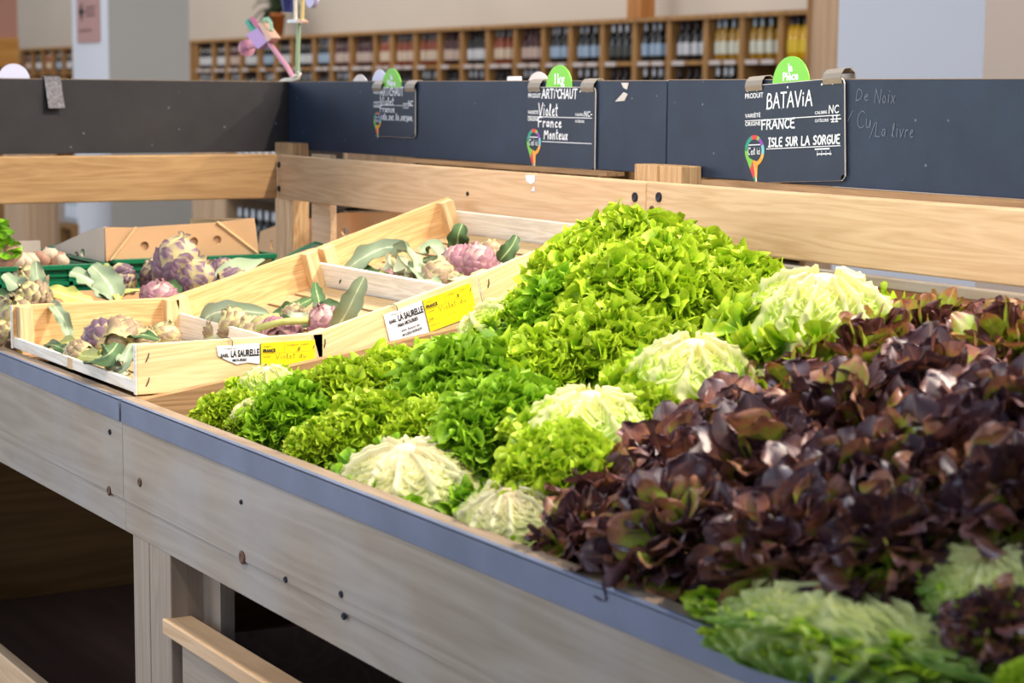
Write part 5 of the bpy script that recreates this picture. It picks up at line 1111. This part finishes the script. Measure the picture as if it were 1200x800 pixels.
# ---------------------------------------------------------------- price cards on the chalkboards
M['pin'] = [plain('pin_' + n, c, 0.6) for n, c in (('teal', (40, 150, 130)), ('red', (214, 60, 66)), ('lime', (120, 190, 70)), ('violet', (140, 70, 170)), ('sky', (120, 196, 206)), ('orange', (236, 160, 50)), ('amber', (232, 176, 90)), ('green', (40, 140, 80)), ('white', (226, 218, 206)))]
def price_card(corner, W, H, roll, label, name2, lines, disc, discx):
    t = empty('price_card', corner, (0, -roll, 0)); tag(t, label, 'price card', 'black price cards on the chalkboards')
    mb = MB(); mb.box((0, 0, 0), (W, 0.003, H)); bm = mb.bm
    es = [e for e in bm.edges if abs(e.verts[0].co.y - e.verts[1].co.y) > .001]; bmesh.ops.bevel(bm, geom=es, offset=.008, segments=3, affect='EDGES')
    mb.build('card_board', M['card'], t)
    mb = MB(); r_ = .0012
    mb.tube([(W, 0.0015, .006), (W, 0.0015, H - .008), (W - .002, .0015, H - .003), (W - .008, .0015, H)], r_, 6); mb.tube([(W - .008, .0015, H), (.008, .0015, H)], r_, 6); mb.tube([(.01, .0015, 0), (W - .006, .0015, 0), (W, .0015, .006)], r_ * .7, 6); mb.build('card_rim', M['card_edge'], t)
    o = (0, 0, 0); ex = (1, 0, 0); ey = (0, 0, 1)
    P = Flat()
    def pr(s, u, v, h, tw): 
        vf = text2d(s, h * H * 1.4, h * H * .02); xm = max(a for a, b in vf[0]) or 1
        P.add(([(a * tw * W / xm, b) for a, b in vf[0]], vf[1]), u * W, (1 - v) * H)
    pr('PRODUIT', .03, .125, .052, .19); pr('VARIÉTÉ', .03, .325, .042, .16); pr('ORIGINE', .03, .41, .042, .16); pr('CALIBRE', .73, .335, .03, .115); pr('CATÉGORIE', .73, .415, .03, .13)
    P.bar(.03 * W, .638 * H, .97 * W, .646 * H); P.bar(.25 * W, .338 * H, .97 * W, .346 * H)
    for u in (.06, .16, .47, .8, .9): P.poly([(u * W + .0018 * math.cos(a), H * .955 + .0018 * math.sin(a)) for a in [2 * math.pi * k / 8 for k in range(8)]])
    P.build('printed_lettering', M['white_ink'], t, o, ex, ey)
    S = Flat()
    for s, u, v, h, tw, wd in lines: S.add(stroke2d(s, u * W, (1 - v) * H, h * H, wd, tw=tw * W, slant=.06))
    if name2 == 'batavia':
        S.bar(.73 * W, .31 * H, .87 * W, .325 * H); S.bar(.88 * W, .6 * H, .98 * W, .61 * H); S.add(stroke2d('i-i-i-i', .75 * W, .25 * H, .05 * H, .0012, tw=.14 * W)); S.bar(.75 * W, .262 * H, .89 * W, .271 * H)
    S.build('handwriting', M['white_ink'], t, o, ex, ey, .0005)
    # map-pin emblem: ring of coloured patches running down to a point
    cx, cz, r1, r0 = .125 * W, .33 * H, .0235, .017
    e = empty('pin_emblem', (cx, -.0005, cz)); e.parent = t; e.scale = (min(1, H / .14),) * 3
    tip = Vector((.012, -.063)); cols = [8, 7, 1, 2, 0, 0, 1, 2, 3, 4, 4, 5, 5, 6, 6, 1]
    a0 = R(-98 - 36); outer = []
    n = 40
    ang = [R(-72) + (R(324 - 36 - 0)) * k / n for k in range(n + 1)]
    per = {}
    for k in range(n):
        a, b = ang[k], ang[k + 1]; ci = [5, 5, 6, 4, 4, 3, 3, 2, 1, 1, 0, 0, 0, 7, 2, 2][int(k / n * 16)]
        per.setdefault(ci, []).append([(r0 * math.cos(a), r0 * math.sin(a)), (r1 * math.cos(a), r1 * math.sin(a)), (r1 * math.cos(b), r1 * math.sin(b)), (r0 * math.cos(b), r0 * math.sin(b))])
    pa, pb = Vector((r1 * math.cos(ang[0]), r1 * math.sin(ang[0]))), Vector((r1 * math.cos(ang[-1]), r1 * math.sin(ang[-1])))
    qa, qb = Vector((r0 * math.cos(ang[0]), r0 * math.sin(ang[0]))), Vector((r0 * math.cos(ang[-1]), r0 * math.sin(ang[-1])))
    ra, rb = Vector((r1 * math.cos(R(-20)), r1 * math.sin(R(-20)))), Vector((r1 * math.cos(R(-166)), r1 * math.sin(R(-166))))
    bottom = Vector((.004, -.056))
    m1 = pb.lerp(bottom, .33); m2 = pb.lerp(bottom, .66); n1 = pa.lerp(bottom, .33); n2 = pa.lerp(bottom, .66); mid = (qa + qb) / 2 + Vector((0, -.001)); mm = mid.lerp(bottom, .5)
    for ci, pl_ in ((2, [qb, pb, m1, mid]), (1, [mid, m1, m2, mm]), (7, [m2, bottom, mm]), (5, [qa, mid, n1, pa][::-1][::-1]), (6, [mid, mm, n2, n1]), (8, [mm, bottom, n2])): per.setdefault(ci, []).append([tuple(p) for p in pl_])
    for ci, polys in per.items():
        f = Flat()
        for p in polys: f.poly(p)
        f.build('emblem_patch', M['pin'][ci], e, (0, 0, 0), ex, ey, .0001)
    f = Flat().add(stroke2d("C'est ici", -.016, -.006, .011, .0012, tw=.031)).bar(-.014, .008, .014, .0095); f.build('emblem_writing', M['white_ink'], e, (0, 0, 0), ex, ey, .0002)
    # green disc behind the card's top edge
    dw = .043
    d = empty('price_disc', (discx * W, .0045, H - .004)); d.parent = t
    mb = MB(); q = Matrix.Rotation(R(90), 3, 'X'); mb.lathe([(dw, -.0008), (dw, .0008)], 40, (0, 0, 0), q); mb.build('disc', M['green_disc'], d)
    f = Flat()
    for i in range(len(disc)):
        s, z, h = disc[i]; vf = text2d(s, h, .0006); xm = max(a for a, b in vf[0]); f.add(vf, -xm / 2, z)
    f.build('disc_lettering', M['white_ink'], d, (0, -.0009, 0), ex, ey, .0002)
    # two sprung clips hooked over the board
    for u in (.13, .9):
        mb = MB(); x = u * W; ring = [(-.0012, H - .006), (-.003, H + .001), (-.001, H + .008), (.006, H + .0145), (.016, H + .0155), (.025, H + .009), (.0265, H - .01)]
        prof = ring + [(a - (.0012 if i > 2 else -.0), b - .0014) for i, (a, b) in enumerate(ring)][::-1]
        mb.prism([(x - .02, a, b) for a, b in prof], (.04, 0, 0)); mb.build('clip', M['steel'], t)
    return t
PC = 1.8615
price_card(at_y(871, 214, PC), .2335, .1455, R(3.2), 'black batavia price card with green disc, the rightmost card', 'batavia',
    [('BATAViA', .255, .245, .15, .46, .0028), ('FRANCE', .2, .455, .095, .34, .0026), ('ISLE SUR LA SORGUE', .27, .635, .085, .70, .0026), ('NC', .865, .335, .075, .1, .0018), ('II', .89, .42, .06, .07, .0018)], [('la', .021, .016), ('Pièce', .008, .017)], .475)
price_card(at_y(616, 197, PC), .2225, .1445, 0, 'black artichoke price card under the 1kg disc, middle card of the three', 'artichaut',
    [("ARTi'CHAUT", .24, .13, .11, .52, .0026), ('Violet', .19, .345, .15, .3, .0026), ('France', .19, .48, .12, .36, .0026), ('Monteux', .28, .625, .12, .36, .0026), ('NC-', .86, .34, .06, .12, .0016)], [('1kg', .01, .026)], .46)
price_card(at_y(436.5, 159, PC), .183, .098, 0, 'small black artichoke price card, the leftmost of the three cards', 'artichaut2',
    [('ARTiCHAUT', .2, .16, .17, .55, .002), ('Violet', .19, .36, .17, .34, .002), ('France', .19, .5, .14, .36, .002), ('isle sur la sorgue', .22, .64, .12, .74, .0018), ('NC', .86, .36, .1, .12, .0016)], [('la', .021, .016), ('Pièce', .008, .017)], .42)
# faint chalk writing left on the right-hand board
f = Flat()
for s, x, y, h in (('De', 1003, 118, 12), ('Noix', 1024, 120, 13), ('/', 998, 142, 10), ('20', 0, 0, 0), ('Le Pi-e', 0, 0, 0)):
    pass
def chalk(s, px, py, h, tw, out):
    p = at_y(px, py, PY); out.add(stroke2d(s, p.x, p.z, h, .0011, tw=tw, slant=.1))
chalk('De', 1003, 118, .017, .03, f); chalk('Noix', 1025, 121, .02, .045, f); chalk('/', 994, 141, .014, .012, f); chalk('Cu', 1004, 150, .025, .034, f); chalk('/', 1020, 160, .02, .012, f); chalk('La livre', 1026, 160, .02, .08, f)
ch = f.build('chalk_writing', M['chalk'], None, (0, PY - .0003, 0), (1, 0, 0), (0, 0, 1)); ch.parent = pan_b; ch.data.transform(rootmat(pan_b).inverted())
# bare clip on the end panel, white discs of the cards on the other side
cl = empty('spring_clip', (-4.04, 1.326, 1.2235)); tag(cl, 'bare scratched metal clip hooked over the far end chalkboard', 'clip')
mb = MB(); ring = [(.0125, -.06), (.004, -.004), (.003, .004), (-.002, .007), (-.012, .007), (-.018, .003), (-.02, -.02)]
mb.prism([(a, -.018 + (b * -.08), b) for a, b in ring + [(a - .0012, b - .0014) for a, b in ring][::-1]], (0, .035, 0)); mb.build('clip_body', plain('scratched_steel', (116, 110, 108), .4, .6, noise=.4, nscale=160), cl)
def back_disc(p, r_, axis, mat, label):
    t = empty('round_price_disc', p); tag(t, label, 'price disc', 'discs of cards hung on the far side')
    q = Vector(axis).to_track_quat('Z', 'Y').to_matrix(); mb = MB(); mb.lathe([(r_, -.0008), (r_, .0008)], 36, (0, 0, 0), q); mb.build('disc', mat, t)
    mb = MB(); a = Vector(axis); sd = Vector((1, 0, 0)) if abs(a.y) > .5 else Vector((0, 1, 0))
    lo = -.07; mb.prism([sd * -.04 + Vector((0, 0, lo)) + a * .002, sd * .04 + Vector((0, 0, lo)) + a * .002, sd * .04 + Vector((0, 0, .0)) + a * .002, sd * -.04 + a * .002], a * .002); mb.build('card_back', M['card'], t)
a = at_x(16, 76, -4.062); back_disc((-4.062, a.y, 1.221), .034, (-1, 0, 0), M['white_disc'], 'pale lilac disc peeping over the far end chalkboard at the left edge')
a = at_y(445, 95, 1.892); back_disc((a.x, 1.892, a.z - .012), .036, (0, 1, 0), M['white_disc'], 'pale lilac disc behind the leftmost price card')
a = at_y(422, 94, 1.892); back_disc((a.x, 1.892, 1.194), .045, (0, 1, 0), M['cream_disc'], 'cream disc low over the board, left of the leftmost price card')
a = at_y(631, 94, 1.892); back_disc((a.x, 1.892, 1.198), .043, (0, 1, 0), M['cream_disc'], 'cream disc behind the left clip of the 1kg card')
mb = MB(); a = at_y(597, 92, 1.89); b = at_y(612, 92, 1.89); mb.box((a.x, 1.884, 1.215), (b.x, 1.89, 1.2325), .002); tag(mb.build('paper_tab', M['white_paper']), 'small white paper tab over the board, left of the 1kg card', 'tab')

# ---------------------------------------------------------------- crate labels
def crate_label(c, label, torn):
    n = crate_label.n = getattr(crate_label, 'n', 0) + 1
    t = empty('crate_label', (0.0009, 0.118, 0.062)); t.parent = c; t.name = 'produce_label'
    # local: x outwards, y along, z up; lettering plane ex=+y ey=+z
    wy, yy, h = .068, .086, .05
    mb = MB()
    if torn: mb.prism([(0, 0, 0), (0, wy, 0), (0, wy, -.03), (0, wy * .7, -.026), (0, wy * .45, -.028), (0, wy * .2, -.02), (0, wy * .04, -.014)], (.0005, 0, 0))
    else: mb.prism([(0, 0, 0), (0, wy, 0), (0, wy, -h), (0, 0, -h)], (.0005, 0, 0))
    mb.build('white_paper', M['white_paper'], t)['label'] = 'white printed half'
    mb = MB(); mb.prism([(0, wy, 0), (0, wy + yy, 0), (0, wy + yy, -h), (0, wy, -h)], (.0005, 0, 0)); mb.build('yellow_paper', M['yellow_paper'], t)['label'] = 'yellow printed half'
    f = Flat()
    def tx(s, y, z, sz, bold=0.0, tw=None):
        vf = text2d(s, sz, bold); xm = max(a for a, b in vf[0]); k = tw / xm if tw else 1; f.add(([(a * k, b) for a, b in vf[0]], vf[1]), y, z)
    tx('Produit par', .012, -.006, .004)
    tx('EARL', .006, -.0165, .007, .0003, .013); tx('LA SAURELLE', .0215, -.017, .0135, .0005, .044)
    if not torn:
        tx('Alain MOURIES', .018, -.0255, .0075, .0003, .036); tx('844, Route de', .022, -.0345, .005, .0001, .032); tx("84 L'ISLE SORGUE", .022, -.041, .005, .0002, .034); tx('Tel.', .03, -.048, .0045)
    else: tx('MOURIES', .024, -.0235, .005, .0002, .022)
    f.bar(wy - .0015, -h, wy, 0)
    tx('Origine', wy + .004, -.006, .004); tx('FRANCE', wy + .003, -.0135, .0065, .0004, .02); tx('Catégorie  Calibre', wy + .04, -.006, .004, 0, .036); tx('II', wy + .058, -.0135, .007, .0003); tx('Variété', wy + .003, -.021, .004)
    f.bar(wy + .037, -.0155, wy + .0375, 0); f.bar(wy, -.0158, wy + yy, -.0154); f.bar(wy, -.034, wy + yy, -.0336)
    f.add(stroke2d('Violet du', wy + .022, -.0245, .008, .0006, tw=.05)); tx('Lot', wy + .003, -.032, .005, .0002); tx('Poids net', wy + .003, -.042, .004)
    f.build('label_lettering', M['black_ink'], t, (.0005, 0, 0), (0, 1, 0), (0, 0, 1), .0002)
    mb = MB(); mb.tube([(-.006, .018, .0102), (.001, .02, .0104), (.0016, .024, .006), (.0014, .024, -.001)], .0008, 6); mb.build('wire_clip', M['wire'], t)
crate_label(c1, '', True); crate_label(c2, '', False)

# ---------------------------------------------------------------- wooden garden picks clipped to the corner of the boards
OY = 1.876
def pk(px, py, dy=0): p = at_y(px, py, OY); return Vector((p.x, OY + dy, p.z))
gp = empty('garden_pick', pk(343, 93)); tag(gp, 'lilac wooden watering can on a pink stick, leaning left from the board corner', 'ornament', 'wooden garden picks')
def gpart(name, mb, mat, root, smooth=False): return mb.build(name, mat, root, world=True, smooth=smooth)
def cut(root, name, pts, mat, th=.012, dy=0.0):
    mb = MB(); mb.prism([pk(x, y, dy - th / 2) for x, y in pts], (0, th, 0)); return gpart(name, mb, mat, root)
PK = {k: plain('paint_' + k, c, .55) for k, c in dict(pink=(226, 158, 176), lilac=(204, 160, 214), peach=(240, 190, 160), mint=(90, 190, 160), mint2=(180, 226, 190), rose=(214, 120, 150), sage=(160, 180, 140), cream=(236, 224, 206), navy=(50, 52, 110), yellow=(232, 206, 140), white=(236, 236, 232), palelilac=(214, 206, 236)).items()}
mb = MB(); mb.tube([pk(344, 92), pk(337, 79), pk(316, 51)], .0055, 8); gpart('stick', mb, PK['pink'], gp)
cut(gp, 'can_body', [(292.5, 41), (306.5, 33), (318.5, 48), (307, 57.5), (304, 55), (301, 51)], PK['lilac'], .02)
cut(gp, 'can_top_band', [(307, 27), (311, 27), (324, 44.5), (318.5, 49)], PK['peach'], .022)
mb = MB(); mb.tube([pk(302, 52), pk(297, 53.5), pk(291, 55)], .006, 8); gpart('spout', mb, PK['pink'], gp)
mb = MB(); a = pk(290, 56); d = (pk(286, 57) - pk(296, 53)).normalized(); q = d.to_track_quat('Z', 'Y').to_matrix(); mb.lathe([(.006, -.006), (.02, .0), (.02, .008), (.004, .01)], 14, a, q); gpart('rose_head', mb, PK['pink'], gp)
mb = MB(); mb.tube([pk(292, 25), pk(296, 33), pk(301, 39)], [.010, .008, .006], 8); gpart('filler_neck', mb, PK['mint'], gp)
mb = MB(); mb.tube([pk(295, 22), pk(301, 29), pk(306, 34)], .006, 8); gpart('filler_lip', mb, PK['rose'], gp)
mb = MB(); mb.tube([pk(308, 28), pk(310, 22.5), pk(314, 22), pk(317.5, 27), pk(318.5, 36)], .004, 8); gpart('handle', mb, PK['mint2'], gp)
g2 = empty('garden_pick', pk(348.5, 93)); tag(g2, 'green stick at the board corner carrying a small figure with white shoes', 'ornament', 'wooden garden picks')
mb = MB(); mb.tube([pk(348.5, 93), pk(349, 60), pk(350, 26)], .0055, 8); gpart('stick', mb, PK['sage'], g2)
for x0, x1, xm, nm in ((345.5, 346.5, 'white', 0), (355, 354, 'yellow', 1)):
    mb = MB(); mb.tube([pk(x0, -14), pk(x1, 24)], .0045, 8); gpart('figure_leg', mb, PK['cream'] if nm == 0 else PK['yellow'], g2)
cut(g2, 'shoe', [(339.5, 25), (341, 23), (347, 22.5), (351, 23.5), (351, 26.5), (340, 26.8)], PK['white'], .014)
cut(g2, 'shoe', [(351.5, 26.8), (352, 23.5), (355, 23), (358.5, 25), (358, 27)], PK['peach'], .014)
cut(g2, 'figure_body', [(340, -34), (360, -34), (358, -10), (342, -10)], PK['navy'], .014)
mb = MB(); a = pk(337, 14); mb.lathe([(.011, -.0), (.016, .03), (.014, .03), (.01, .004)], 12, a); gpart('bucket', mb, PK['navy'], g2)
mb = MB(); mb.tube([pk(332, 5), pk(336, -6), pk(342, -5), pk(341, 5)], .0025, 6); gpart('bucket_handle', mb, PK['navy'], g2)
mb = MB(); q = Matrix.Rotation(R(90), 3, 'X'); mb.lathe([(.024, -.006), (.026, .0), (.024, .006)], 18, pk(366, -4), q); gpart('round_wing', mb, PK['palelilac'], g2)
mb = MB(); mb.tube([pk(358, -14), pk(362, -10), pk(366, -4)], .004, 6); gpart('figure_arm', mb, PK['cream'], g2)
wc = empty('wire_clamp', pk(345, 93)); tag(wc, 'twisted pale wire clamp holding both garden picks to the boards', 'clamp')
mb = MB(); mb.tube([pk(333, 99, -.014), pk(335, 96, -.012), pk(341, 94.5, -.008), pk(347, 94, -.008), pk(351, 92, -.004), pk(352, 86), pk(349, 84), pk(346, 88)], .003, 7); gpart('wire', mb, PK['cream'], wc, True)
mb = MB(); mb.tube([pk(333, 96, -.012), pk(337, 93, -.01), pk(345, 92, -.008), pk(351, 88, -.006)], .0025, 7); gpart('wire', mb, PK['cream'], wc, True)
